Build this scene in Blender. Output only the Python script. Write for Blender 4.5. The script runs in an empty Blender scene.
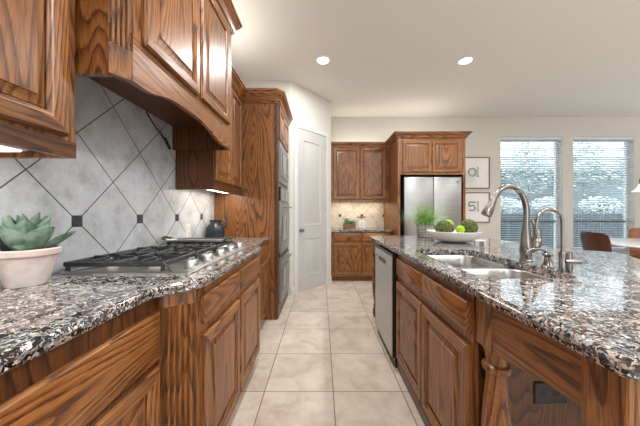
import bpy, bmesh, math, random
from mathutils import Vector, Matrix, noise
random.seed(7)
R = math.radians
PI = math.pi
SC = bpy.context.scene
COL = SC.collection

# ------------------------------------------------------------------ camera
H, HY, CX, F = 1.18, 212.5, 321.5, 256.0
cam = bpy.data.cameras.new('camera')
cam.sensor_fit = 'HORIZONTAL'
cam.sensor_width = 36.0
cam.lens = F / 640 * 36
cam.shift_x = -(CX - 320) / 640
cam.shift_y = (HY - 213) / 640
cam.clip_start = 0.02
co = bpy.data.objects.new('camera', cam)
co.location = (0, 0, H)
co.rotation_euler = (R(90), 0, 0)
COL.objects.link(co)
SC.camera = co

# ------------------------------------------------------------------ world, exposure
w = bpy.data.worlds.new('sky')
SC.world = w
w.use_nodes = True
bg = w.node_tree.nodes['Background']
bg.inputs[0].default_value = (0.86, 0.93, 1.0, 1)
bg.inputs[1].default_value = 4.6
SC.view_settings.view_transform = 'Standard'
SC.view_settings.look = 'None'
SC.view_settings.gamma = 1
SC.view_settings.use_curve_mapping = False
SC.view_settings.exposure = -0.12


def area_light(name, loc, rot, size, power, color=(1, 1, 1), shape='DISK', size_y=None, spread=180):
    l = bpy.data.lights.new(name, 'AREA')
    l.shape = shape
    l.size = size
    if size_y:
        l.size_y = size_y
    l.energy = power
    l.color = color
    l.spread = R(spread)
    o = bpy.data.objects.new(name, l)
    o.location = loc
    o.rotation_euler = rot
    COL.objects.link(o)
    return o


CAN_COLOR = (1.0, 0.985, 0.96)
CAN_POWER = 29
CANS = [(0.02, 3.14), (1.77, 3.15), (0.0, 1.2), (1.8, 1.2), (0.0, -1.4), (1.8, -1.4), (4.2, -1.4), (4.2, 1.2), (6.6, 0.6), (0.02, -3.4), (4.2, -3.4)]
for x_, y_ in CANS:
    area_light('can_lamp', (x_, y_, 3.035), (0, 0, 0), 0.15, CAN_POWER, CAN_COLOR)

# cabinet-top lights, then unseen uplights added to brighten the ceiling
area_light('cabinet_top_light', (-0.98, 1.48, 2.74), (R(180), 0, 0), 0.3, 5, (1, 0.95, 0.86), 'RECTANGLE', 1.0)  # added above the hood to lift the ceiling
area_light('cabinet_top_light', (-1.02, 2.5, 2.53), (R(180), 0, 0), 0.25, 5, (1, 0.95, 0.86), 'RECTANGLE', 0.6)  # likewise added for the ceiling, no lamp known on this cabinet
area_light('cabinet_top_light', (0.7, 4.84, 2.40), (R(180), 0, 0), 0.9, 3, (1, 0.9, 0.74), 'RECTANGLE', 0.2)
area_light('cabinet_top_light', (1.75, 4.6, 2.42), (R(180), 0, 0), 0.9, 4, (1, 0.92, 0.8), 'RECTANGLE', 0.4)
for x_, y_, e_ in ((4.6, -2.6, 90), (2.6, -0.8, 60), (6.9, 2.2, 60)):
    area_light('fill_uplight', (x_, y_, 1.9), (R(180), 0, 0), 0.5, e_, (1, 0.995, 0.985))  # upward fill standing in for the unseen rest of the room

# ------------------------------------------------------------------ materials
M = {}


def newmat(name):
    m = bpy.data.materials.new(name)
    m.use_nodes = True
    nt = m.node_tree
    return m, nt, nt.nodes['Principled BSDF']


def plain(name, col, rough=0.5, metal=0.0, spec=0.5, coat=0.0, emit=None, es=0.0, sheen=0.0):
    m, nt, p = newmat(name)
    p.inputs['Base Color'].default_value = (*col, 1)
    p.inputs['Roughness'].default_value = rough
    p.inputs['Metallic'].default_value = metal
    p.inputs['Specular IOR Level'].default_value = spec
    p.inputs['Coat Weight'].default_value = coat
    p.inputs['Sheen Weight'].default_value = sheen
    if emit:
        p.inputs['Emission Color'].default_value = (*emit, 1)
        p.inputs['Emission Strength'].default_value = es
    M[name] = m
    return m


def N(nt, typ, **kw):
    n = nt.nodes.new(typ)
    for k, v in kw.items():
        setattr(n, k, v)
    return n


def mth(nt, op, a, b=None, c=None):
    n = nt.nodes.new('ShaderNodeMath')
    n.operation = op
    for i, v in enumerate((a, b, c)):
        if v is None:
            continue
        if isinstance(v, (int, float)):
            n.inputs[i].default_value = v
        else:
            nt.links.new(v, n.inputs[i])
    return n.outputs[0]


def ramp(nt, fac, stops, interp='LINEAR'):
    n = nt.nodes.new('ShaderNodeValToRGB')
    n.color_ramp.interpolation = interp
    el = n.color_ramp.elements
    while len(el) < len(stops):
        el.new(0.5)
    for e, (p, c) in zip(el, stops):
        e.position = p
        e.color = (*c, 1) if len(c) == 3 else c
    nt.links.new(fac, n.inputs[0])
    return n.outputs[0]


def mixc(nt, fac, a, b, mode='MIX'):
    n = nt.nodes.new('ShaderNodeMix')
    n.data_type = 'RGBA'
    n.blend_type = mode
    for sock, v in ((n.inputs['Factor'], fac), (n.inputs['A'], a), (n.inputs['B'], b)):
        if isinstance(v, (int, float)):
            sock.default_value = v
        elif isinstance(v, tuple):
            sock.default_value = (*v, 1)
        else:
            nt.links.new(v, sock)
    return n.outputs['Result']


def coords(nt, scale=(1, 1, 1), rnd=0.0):
    tc = nt.nodes.new('ShaderNodeTexCoord')
    mp = nt.nodes.new('ShaderNodeMapping')
    mp.inputs['Scale'].default_value = scale
    if rnd:
        oi = nt.nodes.new('ShaderNodeObjectInfo')
        va = nt.nodes.new('ShaderNodeVectorMath')
        va.operation = 'MULTIPLY_ADD'
        cb = nt.nodes.new('ShaderNodeCombineXYZ')
        for i in range(3):
            nt.links.new(oi.outputs['Random'], cb.inputs[i])
        nt.links.new(cb.outputs[0], va.inputs[0])
        va.inputs[1].default_value = (rnd, rnd * 1.7, rnd * 2.3)
        nt.links.new(tc.outputs['Object'], va.inputs[2])
        nt.links.new(va.outputs[0], mp.inputs['Vector'])
    else:
        nt.links.new(tc.outputs['Object'], mp.inputs['Vector'])
    return mp.outputs[0]


def noise_tex(nt, vec, scale, detail=2, rough=0.5, dist=0.0):
    n = nt.nodes.new('ShaderNodeTexNoise')
    n.inputs['Scale'].default_value = scale
    n.inputs['Detail'].default_value = detail
    n.inputs['Roughness'].default_value = rough
    n.inputs['Distortion'].default_value = dist
    nt.links.new(vec, n.inputs['Vector'])
    return n


def wood(name, axis, dark, mid, light, rings=26, rough=0.36, across=4.2):
    """flat-sawn oak: contour rings of a stretched noise, broken up by fine pores along the grain"""
    m, nt, p = newmat(name)
    sc = [across] * 3
    sc[axis] = across * 0.13
    n1 = noise_tex(nt, coords(nt, tuple(sc), 3.1), 1.0, 1.5, 0.45, 0.25)
    f = mth(nt, 'FRACT', mth(nt, 'MULTIPLY', n1.outputs[0], rings))
    sf = [170.0] * 3
    sf[axis] = 5.0
    n2 = noise_tex(nt, coords(nt, tuple(sf), 3.1), 1.0, 3, 0.65)
    sg = [420.0] * 3
    sg[axis] = 14.0
    n4 = noise_tex(nt, coords(nt, tuple(sg), 3.1), 1.0, 2, 0.6)
    f2 = mth(nt, 'ADD', f, mth(nt, 'MULTIPLY', mth(nt, 'SUBTRACT', n2.outputs[0], 0.5), 1.1))
    md = tuple(0.5 * a + 0.5 * b for a, b in zip(mid, dark))
    base = ramp(nt, f2, [(0.0, mid), (0.10, light), (0.45, tuple(0.4 * a + 0.6 * b for a, b in zip(mid, light))), (0.72, mid), (0.85, md), (0.93, dark), (1.0, md)])
    pores = ramp(nt, n4.outputs[0], [(0.32, (0.40, 0.34, 0.31)), (0.52, (1, 1, 1)), (0.72, (1.12, 1.12, 1.1))])
    c = mixc(nt, 0.85, base, pores, 'MULTIPLY')
    sb = [1.6] * 3
    sb[axis] = 0.6
    n3 = noise_tex(nt, coords(nt, tuple(sb), 5.0), 1.5, 2)
    tone = ramp(nt, n3.outputs[0], [(0.3, (0.74, 0.69, 0.66)), (0.7, (1.12, 1.1, 1.06))])
    c = mixc(nt, 1.0, c, tone, 'MULTIPLY')
    nt.links.new(c, p.inputs['Base Color'])
    p.inputs['Roughness'].default_value = rough
    p.inputs['Coat Weight'].default_value = 0.15
    p.inputs['Coat Roughness'].default_value = 0.25
    bp = nt.nodes.new('ShaderNodeBump')
    bp.inputs['Strength'].default_value = 0.2
    bp.inputs['Distance'].default_value = 0.002
    nt.links.new(n2.outputs[0], bp.inputs['Height'])
    nt.links.new(bp.outputs[0], p.inputs['Normal'])
    M[name] = m
    return m


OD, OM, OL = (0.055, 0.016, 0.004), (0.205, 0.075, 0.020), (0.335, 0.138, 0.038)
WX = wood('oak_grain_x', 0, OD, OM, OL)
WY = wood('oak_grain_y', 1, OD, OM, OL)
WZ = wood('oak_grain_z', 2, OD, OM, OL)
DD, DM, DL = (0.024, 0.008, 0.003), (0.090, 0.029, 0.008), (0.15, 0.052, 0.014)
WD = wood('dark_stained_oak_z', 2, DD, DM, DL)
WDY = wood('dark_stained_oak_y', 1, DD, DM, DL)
WW = wood('weathered_wood', 0, (0.05, 0.025, 0.012), (0.20, 0.10, 0.045), (0.3, 0.17, 0.08), rough=0.6)


def granite():
    m, nt, p = newmat('speckled_granite')
    v = coords(nt)
    nd = noise_tex(nt, v, 30, 2)
    va = N(nt, 'ShaderNodeVectorMath', operation='MULTIPLY_ADD')
    nt.links.new(nd.outputs['Color'], va.inputs[0])
    va.inputs[1].default_value = (0.035, 0.035, 0.035)
    nt.links.new(v, va.inputs[2])

    def cells(scale):
        vo = N(nt, 'ShaderNodeTexVoronoi')
        vo.inputs['Scale'].default_value = scale
        nt.links.new(va.outputs[0], vo.inputs['Vector'])
        sx = N(nt, 'ShaderNodeSeparateColor')
        nt.links.new(vo.outputs['Color'], sx.inputs[0])
        return sx.outputs[0], sx.outputs[1]
    a, a2 = cells(85)
    b, b2 = cells(190)
    n1 = noise_tex(nt, v, 38, 3, 0.65)
    pale = ramp(nt, a, [(0.0, (0.40, 0.40, 0.415)), (0.25, (0.27, 0.275, 0.29)), (0.45, (0.58, 0.47, 0.41)), (0.68, (0.40, 0.31, 0.26)), (0.85, (0.74, 0.73, 0.73))], 'CONSTANT')
    darkc = ramp(nt, b2, [(0.0, (0.008, 0.008, 0.010)), (0.6, (0.035, 0.035, 0.040)), (0.85, (0.11, 0.10, 0.10))], 'CONSTANT')
    k = mth(nt, 'ADD', mth(nt, 'MULTIPLY', b, 0.42), mth(nt, 'MULTIPLY', n1.outputs[0], 1.0))
    fac = mth(nt, 'LESS_THAN', k, 0.735)
    c = mixc(nt, fac, pale, darkc)
    n2 = noise_tex(nt, v, 320, 2, 0.6)
    spk = ramp(nt, n2.outputs[0], [(0.36, (0.3, 0.3, 0.31)), (0.45, (1, 1, 1)), (0.66, (1, 1, 1)), (0.72, (1.3, 1.3, 1.3))])
    c = mixc(nt, 0.9, c, spk, 'MULTIPLY')
    nt.links.new(c, p.inputs['Base Color'])
    p.inputs['Roughness'].default_value = 0.045
    p.inputs['IOR'].default_value = 1.85
    M['granite'] = m
    return m


GR = granite()


def diag_tile(name, axis, u0, z0, tint, grout):
    """12 inch tiles laid on the diagonal with small dark square insets on one row"""
    m, nt, p = newmat(name)
    v = coords(nt)
    s = N(nt, 'ShaderNodeSeparateXYZ')
    nt.links.new(v, s.inputs[0])
    P = 0.428
    a = mth(nt, 'SUBTRACT', s.outputs[axis], u0)
    b = mth(nt, 'SUBTRACT', s.outputs[2], z0)

    def cell(t):
        return mth(nt, 'SUBTRACT', mth(nt, 'FRACT', mth(nt, 'ADD', mth(nt, 'DIVIDE', t, P), 0.5)), 0.5)
    d1 = mth(nt, 'ABSOLUTE', cell(mth(nt, 'ADD', a, b)))
    d2 = mth(nt, 'ABSOLUTE', cell(mth(nt, 'SUBTRACT', a, b)))
    d = mth(nt, 'MINIMUM', d1, d2)
    g = ramp(nt, d, [(0.007, (1, 1, 1)), (0.0105, (0, 0, 0))])
    ia = mth(nt, 'ABSOLUTE', cell(a))
    ib = mth(nt, 'DIVIDE', mth(nt, 'ABSOLUTE', b), P)
    im = mth(nt, 'LESS_THAN', mth(nt, 'MAXIMUM', ia, ib), 0.058)
    ig = mth(nt, 'LESS_THAN', mth(nt, 'MAXIMUM', ia, ib), 0.066)
    n1 = noise_tex(nt, v, 7, 8, 0.72)
    body = ramp(nt, n1.outputs[0], [(0.3, tuple(0.62 * t for t in tint)), (0.52, tint), (0.72, tuple(min(1, 1.22 * t) for t in tint))])
    n2 = noise_tex(nt, v, 160, 2)
    ins = ramp(nt, n2.outputs[0], [(0.35, (0.012, 0.014, 0.02)), (0.7, (0.09, 0.10, 0.13))])
    c = mixc(nt, g, body, grout)
    c = mixc(nt, ig, c, grout)
    c = mixc(nt, im, c, ins)
    nt.links.new(c, p.inputs['Base Color'])
    p.inputs['Roughness'].default_value = 0.38
    bp = N(nt, 'ShaderNodeBump', invert=True)
    bp.inputs['Strength'].default_value = 0.35
    bp.inputs['Distance'].default_value = 0.002
    nt.links.new(g, bp.inputs['Height'])
    nt.links.new(bp.outputs[0], p.inputs['Normal'])
    M[name] = m
    return m


TL = diag_tile('grey_diagonal_tile', 1, 1.236, 1.138, (0.60, 0.635, 0.685), (0.055, 0.055, 0.06))
TB = diag_tile('beige_diagonal_tile', 0, 0.36, 1.12, (0.62, 0.56, 0.48), (0.36, 0.31, 0.26))


def floor_mat():
    m, nt, p = newmat('beige_floor_tile')
    v = coords(nt)
    s = N(nt, 'ShaderNodeSeparateXYZ')
    nt.links.new(v, s.inputs[0])
    P = 0.4525

    def cell(t, o):
        q = mth(nt, 'ADD', mth(nt, 'DIVIDE', mth(nt, 'SUBTRACT', t, o), P), 0.5)
        return mth(nt, 'ABSOLUTE', mth(nt, 'SUBTRACT', mth(nt, 'FRACT', q), 0.5)), mth(nt, 'FLOOR', mth(nt, 'SUBTRACT', q, 0.5))
    dx, ix = cell(s.outputs[0], 0.0774)
    dy, iy = cell(s.outputs[1], 1.687)
    g = ramp(nt, mth(nt, 'MINIMUM', dx, dy), [(0.0045, (1, 1, 1)), (0.0085, (0, 0, 0))])
    wn = N(nt, 'ShaderNodeTexWhiteNoise')
    cb = N(nt, 'ShaderNodeCombineXYZ')
    nt.links.new(ix, cb.inputs[0])
    nt.links.new(iy, cb.inputs[1])
    nt.links.new(cb.outputs[0], wn.inputs['Vector'])
    off = N(nt, 'ShaderNodeVectorMath', operation='MULTIPLY_ADD')
    nt.links.new(wn.outputs['Color'], off.inputs[0])
    off.inputs[1].default_value = (9, 9, 9)
    nt.links.new(v, off.inputs[2])
    n1 = noise_tex(nt, off.outputs[0], 5.5, 5, 0.62, 0.6)
    body = ramp(nt, n1.outputs[0], [(0.3, (0.45, 0.365, 0.30)), (0.5, (0.60, 0.51, 0.435)), (0.72, (0.70, 0.62, 0.54))])
    tn = ramp(nt, wn.outputs['Value'], [(0, (0.92, 0.92, 0.92)), (1, (1.05, 1.05, 1.05))])
    body = mixc(nt, 1, body, tn, 'MULTIPLY')
    c = mixc(nt, g, body, (0.17, 0.125, 0.09))
    nt.links.new(c, p.inputs['Base Color'])
    p.inputs['Roughness'].default_value = 0.34
    bp = N(nt, 'ShaderNodeBump', invert=True)
    bp.inputs['Strength'].default_value = 0.4
    bp.inputs['Distance'].default_value = 0.003
    nt.links.new(g, bp.inputs['Height'])
    nt.links.new(bp.outputs[0], p.inputs['Normal'])
    return m


FL = floor_mat()


def mottled(name, c1, c2, scale, rough=0.6, bump=0.0, spec=0.5, stretch=(1, 1, 1), metal=0.0, detail=3):
    m, nt, p = newmat(name)
    n = noise_tex(nt, coords(nt, stretch), scale, detail, 0.6)
    nt.links.new(ramp(nt, n.outputs[0], [(0.35, c1), (0.65, c2)]), p.inputs['Base Color'])
    p.inputs['Roughness'].default_value = rough
    p.inputs['Metallic'].default_value = metal
    p.inputs['Specular IOR Level'].default_value = spec
    if bump:
        b = N(nt, 'ShaderNodeBump')
        b.inputs['Strength'].default_value = bump
        b.inputs['Distance'].default_value = 0.004
        nt.links.new(n.outputs[0], b.inputs['Height'])
        nt.links.new(b.outputs[0], p.inputs['Normal'])
    M[name] = m
    return m


WALL = mottled('wall_paint', (0.58, 0.56, 0.52), (0.60, 0.58, 0.54), 40, 0.85, 0.03)
CEIL = mottled('ceiling_paint', (0.72, 0.715, 0.68), (0.74, 0.735, 0.70), 60, 0.9, 0.05)
DOORP = plain('white_door_paint', (0.47, 0.47, 0.465), 0.42)
TRIMP = plain('trim_paint', (0.60, 0.595, 0.585), 0.45)
STEEL = mottled('brushed_steel', (0.31, 0.315, 0.325), (0.38, 0.385, 0.39), 1, 0.36, 0.0, stretch=(2, 2, 260), metal=1.0)
STEELH = mottled('brushed_steel_flat', (0.50, 0.50, 0.50), (0.60, 0.595, 0.59), 1, 0.40, 0.0, stretch=(3, 260, 260), metal=1.0)
STEELD = mottled('matte_steel', (0.52, 0.52, 0.52), (0.60, 0.60, 0.595), 1, 0.45, 0.0, stretch=(2, 2, 260), metal=0.55)
SINKS = mottled('sink_steel', (0.52, 0.52, 0.52), (0.62, 0.62, 0.615), 1, 0.28, 0.0, stretch=(240, 3, 240), metal=1.0)
NICKEL = plain('brushed_nickel', (0.29, 0.275, 0.26), 0.22, 1.0)
SATIN = plain('satin_knob', (0.62, 0.62, 0.62), 0.36, 1.0)
CHROME = plain('chrome', (0.75, 0.75, 0.76), 0.08, 1.0)
IRON = mottled('cast_iron', (0.018, 0.019, 0.022), (0.04, 0.042, 0.047), 90, 0.34, 0.1)
BLACK = plain('black_plastic', (0.012, 0.012, 0.013), 0.3)
BLKGL = plain('black_glass', (0.008, 0.008, 0.01), 0.05, 0, 0.6)
DARKGAP = plain('dark_recess', (0.01, 0.009, 0.008), 0.8)
WHITEP = plain('white_plastic', (0.8, 0.8, 0.78), 0.35)
CERAM = plain('white_ceramic', (0.78, 0.77, 0.73), 0.25)
BRASS = plain('brass', (0.72, 0.47, 0.16), 0.25, 1.0)
PAPER = plain('art_paper', (0.76, 0.75, 0.74), 0.7)
INK = plain('charcoal_ink', (0.06, 0.06, 0.06), 0.8)
FRAMEW = plain('thin_walnut_frame', (0.20, 0.13, 0.08), 0.45)
TERRA = mottled('whitewashed_terracotta', (0.60, 0.45, 0.41), (0.68, 0.64, 0.63), 14, 0.8, 0.15, detail=5)
SOIL = mottled('potting_soil', (0.02, 0.012, 0.008), (0.07, 0.045, 0.03), 120, 0.95, 0.5)
SUCC = mottled('succulent_leaf', (0.060, 0.125, 0.085), (0.25, 0.35, 0.28), 18, 0.5, 0.05)
SUCCD = plain('dark_leaf', (0.02, 0.035, 0.03), 0.4)
GRASS = mottled('grass_blade', (0.12, 0.30, 0.05), (0.42, 0.62, 0.22), 30, 0.5)
MOSS = mottled('moss', (0.010, 0.020, 0.004), (0.16, 0.19, 0.045), 70, 0.95, 1.0)
LIME = mottled('lime_moss', (0.22, 0.42, 0.02), (0.42, 0.66, 0.06), 130, 0.9, 0.6)
HERB = mottled('small_green_leaf', (0.03, 0.12, 0.03), (0.16, 0.32, 0.10), 60, 0.5)
LEATHD = mottled('dark_brown_leather', (0.055, 0.017, 0.008), (0.09, 0.030, 0.013), 30, 0.38, 0.08)
LEATHT = mottled('tan_leather', (0.26, 0.085, 0.03), (0.36, 0.13, 0.05), 30, 0.38, 0.05)
TABLEW = plain('white_lacquer', (0.82, 0.82, 0.81), 0.2)
JUG = plain('navy_glaze', (0.022, 0.027, 0.038), 0.22)
BLIND = plain('white_blind_slat', (0.66, 0.70, 0.75), 0.5)
_nt = BLIND.node_tree
_tl = N(_nt, 'ShaderNodeBsdfTranslucent')
_tl.inputs[0].default_value = (0.72, 0.80, 0.88, 1)
_mx = N(_nt, 'ShaderNodeMixShader')
_mx.inputs[0].default_value = 0.06
_nt.links.new(_nt.nodes['Principled BSDF'].outputs[0], _mx.inputs[1])
_nt.links.new(_tl.outputs[0], _mx.inputs[2])
_nt.links.new(_mx.outputs[0], _nt.nodes['Material Output'].inputs[0])
LAMPE = plain('lamp_diffuser', (0.9, 0.9, 0.88), 0.4, emit=(1, 0.97, 0.92), es=14)
UNDERE = plain('under_cabinet_diffuser', (0.9, 0.9, 0.86), 0.4, emit=(1, 0.93, 0.80), es=5)
SHADE = plain('frosted_glass_shade', (0.85, 0.85, 0.83), 0.3, emit=(1, 0.97, 0.93), es=0.6)
LAWN = mottled('lawn', (0.05, 0.09, 0.03), (0.11, 0.17, 0.06), 20, 0.9, 0.3)
STONE = mottled('pale_stone', (0.30, 0.34, 0.36), (0.52, 0.55, 0.56), 5, 0.8, 0.3, stretch=(1, 1, 4))
FENCE = mottled('grey_fence_board', (0.05, 0.065, 0.085), (0.11, 0.135, 0.16), 3, 0.8, 0.1, stretch=(14, 14, 1))
LEAFT = mottled('tree_leaf', (0.30, 0.37, 0.34), (0.74, 0.80, 0.80), 3, 0.6)
SIDING = mottled('blue_grey_siding', (0.22, 0.265, 0.30), (0.30, 0.345, 0.38), 2, 0.7)
ROOF = mottled('pale_roof_tile', (0.36, 0.37, 0.38), (0.5, 0.5, 0.5), 6, 0.8)
BRIGHT_BAND = mottled('bright_band_white', (0.50, 0.57, 0.53), (0.88, 0.90, 0.90), 4, 0.7)  # pale leaf colour carries the bright band over the fence
BARK = mottled('bark', (0.16, 0.16, 0.15), (0.28, 0.28, 0.27), 20, 0.9, 0.4)


def glass():
    m = bpy.data.materials.new('window_glass')
    m.use_nodes = True
    nt = m.node_tree
    nt.nodes.clear()
    out = N(nt, 'ShaderNodeOutputMaterial')
    tr = N(nt, 'ShaderNodeBsdfTransparent')
    gl = N(nt, 'ShaderNodeBsdfGlossy')
    gl.inputs['Roughness'].default_value = 0.02
    fr = N(nt, 'ShaderNodeFresnel')
    fr.inputs[0].default_value = 1.45
    mx = N(nt, 'ShaderNodeMixShader')
    tr.inputs[0].default_value = (0.93, 0.97, 0.98, 1)
    gm = N(nt, 'ShaderNodeNewGeometry')
    nt.links.new(mth(nt, 'MULTIPLY', fr.outputs[0], mth(nt, 'SUBTRACT', 1.0, gm.outputs['Backfacing'])), mx.inputs[0])
    nt.links.new(tr.outputs[0], mx.inputs[1])
    nt.links.new(gl.outputs[0], mx.inputs[2])
    nt.links.new(mx.outputs[0], out.inputs[0])
    return m


GLASS = glass()

# ------------------------------------------------------------------ builders
def sm(t):
    return t * t * (3 - 2 * t)


ORG = {}


def thing(name, label, cat, loc=(0, 0, 0), group=None):
    o = bpy.data.objects.new(name, None)
    o.empty_display_size = 0.05
    COL.objects.link(o)
    o.location = loc
    o['label'] = label
    o['category'] = cat
    if group:
        o['group'] = group
    ORG[o] = Vector(loc)
    return o


def obj(name, bm, mats, parent=None, label=None, kind=None, origin=None, cat=None, group=None, sharp=35):
    """link one mesh built in world coordinates"""
    if not isinstance(mats, (list, tuple)):
        mats = [mats]
    if parent is not None:
        org = ORG[parent]
    elif origin is not None:
        org = Vector(origin)
    elif kind == 'structure':
        org = Vector((0, 0, 0))
    else:
        xs = [v.co for v in bm.verts]
        mn = [min(c[i] for c in xs) for i in range(3)]
        mx = [max(c[i] for c in xs) for i in range(3)]
        org = Vector(((mn[0] + mx[0]) / 2, (mn[1] + mx[1]) / 2, mn[2]))
    bmesh.ops.recalc_face_normals(bm, faces=bm.faces[:])
    for v in bm.verts:
        v.co -= org
    me = bpy.data.meshes.new(name)
    for f in bm.faces:
        f.smooth = True
    bm.to_mesh(me)
    bm.free()
    me.set_sharp_from_angle(angle=R(sharp))
    for m in mats:
        me.materials.append(m)
    o = bpy.data.objects.new(name, me)
    COL.objects.link(o)
    ORG[o] = org
    if parent is not None:
        o.parent = parent
    else:
        o.location = org
    if label:
        o['label'] = label
    if cat:
        o['category'] = cat
    if group:
        o['group'] = group
    if kind:
        o['kind'] = kind
    return o


def B():
    return bmesh.new()


def box(bm, x0, x1, y0, y1, z0, z1, bev=0.0, m=0, seg=1):
    x0, x1 = min(x0, x1), max(x0, x1)
    y0, y1 = min(y0, y1), max(y0, y1)
    z0, z1 = min(z0, z1), max(z0, z1)
    vs = [bm.verts.new((x, y, z)) for x in (x0, x1) for y in (y0, y1) for z in (z0, z1)]
    fs = [bm.faces.new([vs[i] for i in q]) for q in ((0, 1, 3, 2), (4, 6, 7, 5), (0, 4, 5, 1), (2, 3, 7, 6), (0, 2, 6, 4), (1, 5, 7, 3))]
    for f in fs:
        f.material_index = m
    if bev:
        es = list({e for f in fs for e in f.edges})
        r = bmesh.ops.bevel(bm, geom=es, offset=bev, segments=seg, affect='EDGES', profile=0.5)
        for f in r['faces']:
            f.material_index = m
    return bm


def prism(bm, pts, axis, a0, a1, m=0, bev=0):
    """extrude a 2D polygon along an axis: axis 2 takes (x, y), axis 0 (y, z), axis 1 (x, z)"""
    def P(p, a):
        return {0: (a, p[0], p[1]), 1: (p[0], a, p[1]), 2: (p[0], p[1], a)}[axis]
    A = [bm.verts.new(P(p, a0)) for p in pts]
    C = [bm.verts.new(P(p, a1)) for p in pts]
    fs = [bm.faces.new(A), bm.faces.new(C[::-1])]
    n = len(pts)
    for i in range(n):
        j = (i + 1) % n
        fs.append(bm.faces.new((A[i], C[i], C[j], A[j])))
    for f in fs:
        f.material_index = m
    if bev:
        es = list({e for f in fs[:2] for e in f.edges})
        bmesh.ops.bevel(bm, geom=es, offset=bev, segments=1, affect='EDGES')
    return bm


def rings(bm, loops, cap0=False, cap1=False, closed=True, m=0):
    vs = [[bm.verts.new(p) for p in L] for L in loops]
    n = len(vs[0])
    for a, b in zip(vs[:-1], vs[1:]):
        for i in range(n if closed else n - 1):
            j = (i + 1) % n
            f = bm.faces.new((a[i], a[j], b[j], b[i]))
            f.material_index = m
    if cap0:
        bm.faces.new(vs[0][::-1]).material_index = m
    if cap1:
        bm.faces.new(vs[-1]).material_index = m
    return vs


def lathe(bm, prof, c=(0, 0, 0), seg=32, m=0, cap=True, axis='Z', sx=1, sy=1):
    L = []
    for r, z in prof:
        ring = []
        for k in range(seg):
            a = 2 * PI * k / seg
            x, y = r * math.cos(a) * sx, r * math.sin(a) * sy
            if axis == 'Z':
                p = (c[0] + x, c[1] + y, c[2] + z)
            elif axis == 'X':
                p = (c[0] + z, c[1] + x, c[2] + y)
            else:
                p = (c[0] + x, c[1] + z, c[2] + y)
            ring.append(p)
        L.append(ring)
    rings(bm, L, cap, cap, m=m)
    return bm


def tube(bm, pts, rad, seg=12, m=0, caps=True, flat=1.0):
    pts = [Vector(p) for p in pts]
    n = len(pts)
    if isinstance(rad, (int, float)):
        rad = [rad] * n
    t0 = (pts[1] - pts[0]).normalized()
    nx = t0.orthogonal().normalized()
    L = []
    for i in range(n):
        t = (pts[min(i + 1, n - 1)] - pts[max(i - 1, 0)]).normalized()
        nx = (nx - t * nx.dot(t)).normalized()
        ny = t.cross(nx)
        L.append([pts[i] + (nx * math.cos(2 * PI * k / seg) + ny * math.sin(2 * PI * k / seg) * flat) * rad[i] for k in range(seg)])
    rings(bm, L, caps, caps, m=m)
    return bm


def spline(pts, n=8):
    P = [Vector(p) for p in pts]
    out = []
    for i in range(len(P) - 1):
        a, b, c, d = P[max(i - 1, 0)], P[i], P[i + 1], P[min(i + 2, len(P) - 1)]
        for k in range(n):
            t = k / n
            out.append(0.5 * ((2 * b) + (c - a) * t + (2 * a - 5 * b + 4 * c - d) * t * t + (3 * b - a - 3 * c + d) * t ** 3))
    out.append(P[-1])
    return out


def offset_poly(pts, d):
    """move a counter-clockwise polygon inwards by d"""
    out = []
    n = len(pts)
    for i in range(n):
        p0, p1, p2 = Vector(pts[i - 1]), Vector(pts[i]), Vector(pts[(i + 1) % n])
        e1, e2 = (p1 - p0).normalized(), (p2 - p1).normalized()
        n1, n2 = Vector((-e1.y, e1.x)), Vector((-e2.y, e2.x))
        b = (n1 + n2)
        k = d / max(0.3, (1 + n1.dot(n2)) / 1)
        out.append(p1 + b * k)
    return out


def slab(bm, outer, prof, holes=(), z0=0, z1=0):
    """counter slab: outer edge follows prof [(inset, z)...] top to bottom, holes are straight cut"""
    loops = [[(p[0], p[1], z) for p in offset_poly(outer, i)] for i, z in prof]
    vs = rings(bm, loops)
    hv = []
    for h in holes:
        hv.append(rings(bm, [[(p[0], p[1], prof[0][1]) for p in h], [(p[0], p[1], prof[-1][1]) for p in h]]))
    for k in (0, -1):
        es = []
        for L in [vs[k]] + [q[k] for q in hv]:
            for i in range(len(L)):
                e = bm.edges.get((L[i], L[(i + 1) % len(L)]))
                es.append(e)
        if hv:
            bmesh.ops.triangle_fill(bm, edges=es, use_beauty=True)
        else:
            bm.faces.new(vs[k])
    return bm


def rrect(x0, x1, y0, y1, r, n=6):
    pts = []
    for cx, cy, a0 in ((x1 - r, y0 + r, -90), (x1 - r, y1 - r, 0), (x0 + r, y1 - r, 90), (x0 + r, y0 + r, 180)):
        for k in range(n + 1):
            a = R(a0 + 90 * k / n)
            pts.append((cx + r * math.cos(a), cy + r * math.sin(a)))
    return pts


def sweep(bm, path, prof, m=0, mats=None):
    """sweep a closed profile [(out, z)] along an open XY path; 'out' is to the right of travel"""
    P = [Vector(p) for p in path]
    n = len(P)
    L = []
    for i in range(n):
        e1 = (P[i] - P[i - 1]).normalized() if i else (P[1] - P[0]).normalized()
        e2 = (P[i + 1] - P[i]).normalized() if i < n - 1 else e1
        n1, n2 = Vector((e1.y, -e1.x)), Vector((e2.y, -e2.x))
        b = (n1 + n2) / max(0.3, 1 + n1.dot(n2))
        L.append([(P[i].x + b.x * o, P[i].y + b.y * o, z) for o, z in prof])
    vs = rings(bm, L, True, True, m=m)
    return bm


CROWN = [(-0.004, 0), (0.012, 0), (0.014, 0.012), (0.024, 0.016), (0.028, 0.03), (0.04, 0.048), (0.058, 0.062), (0.064, 0.066), (0.066, 0.078), (0.078, 0.082), (0.078, 0.1), (-0.004, 0.1)]


def crown_prof(z0, z1, out=1.0):
    s = (z1 - z0) / 0.1
    return [(o * out, z0 + z * s) for o, z in CROWN]


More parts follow.
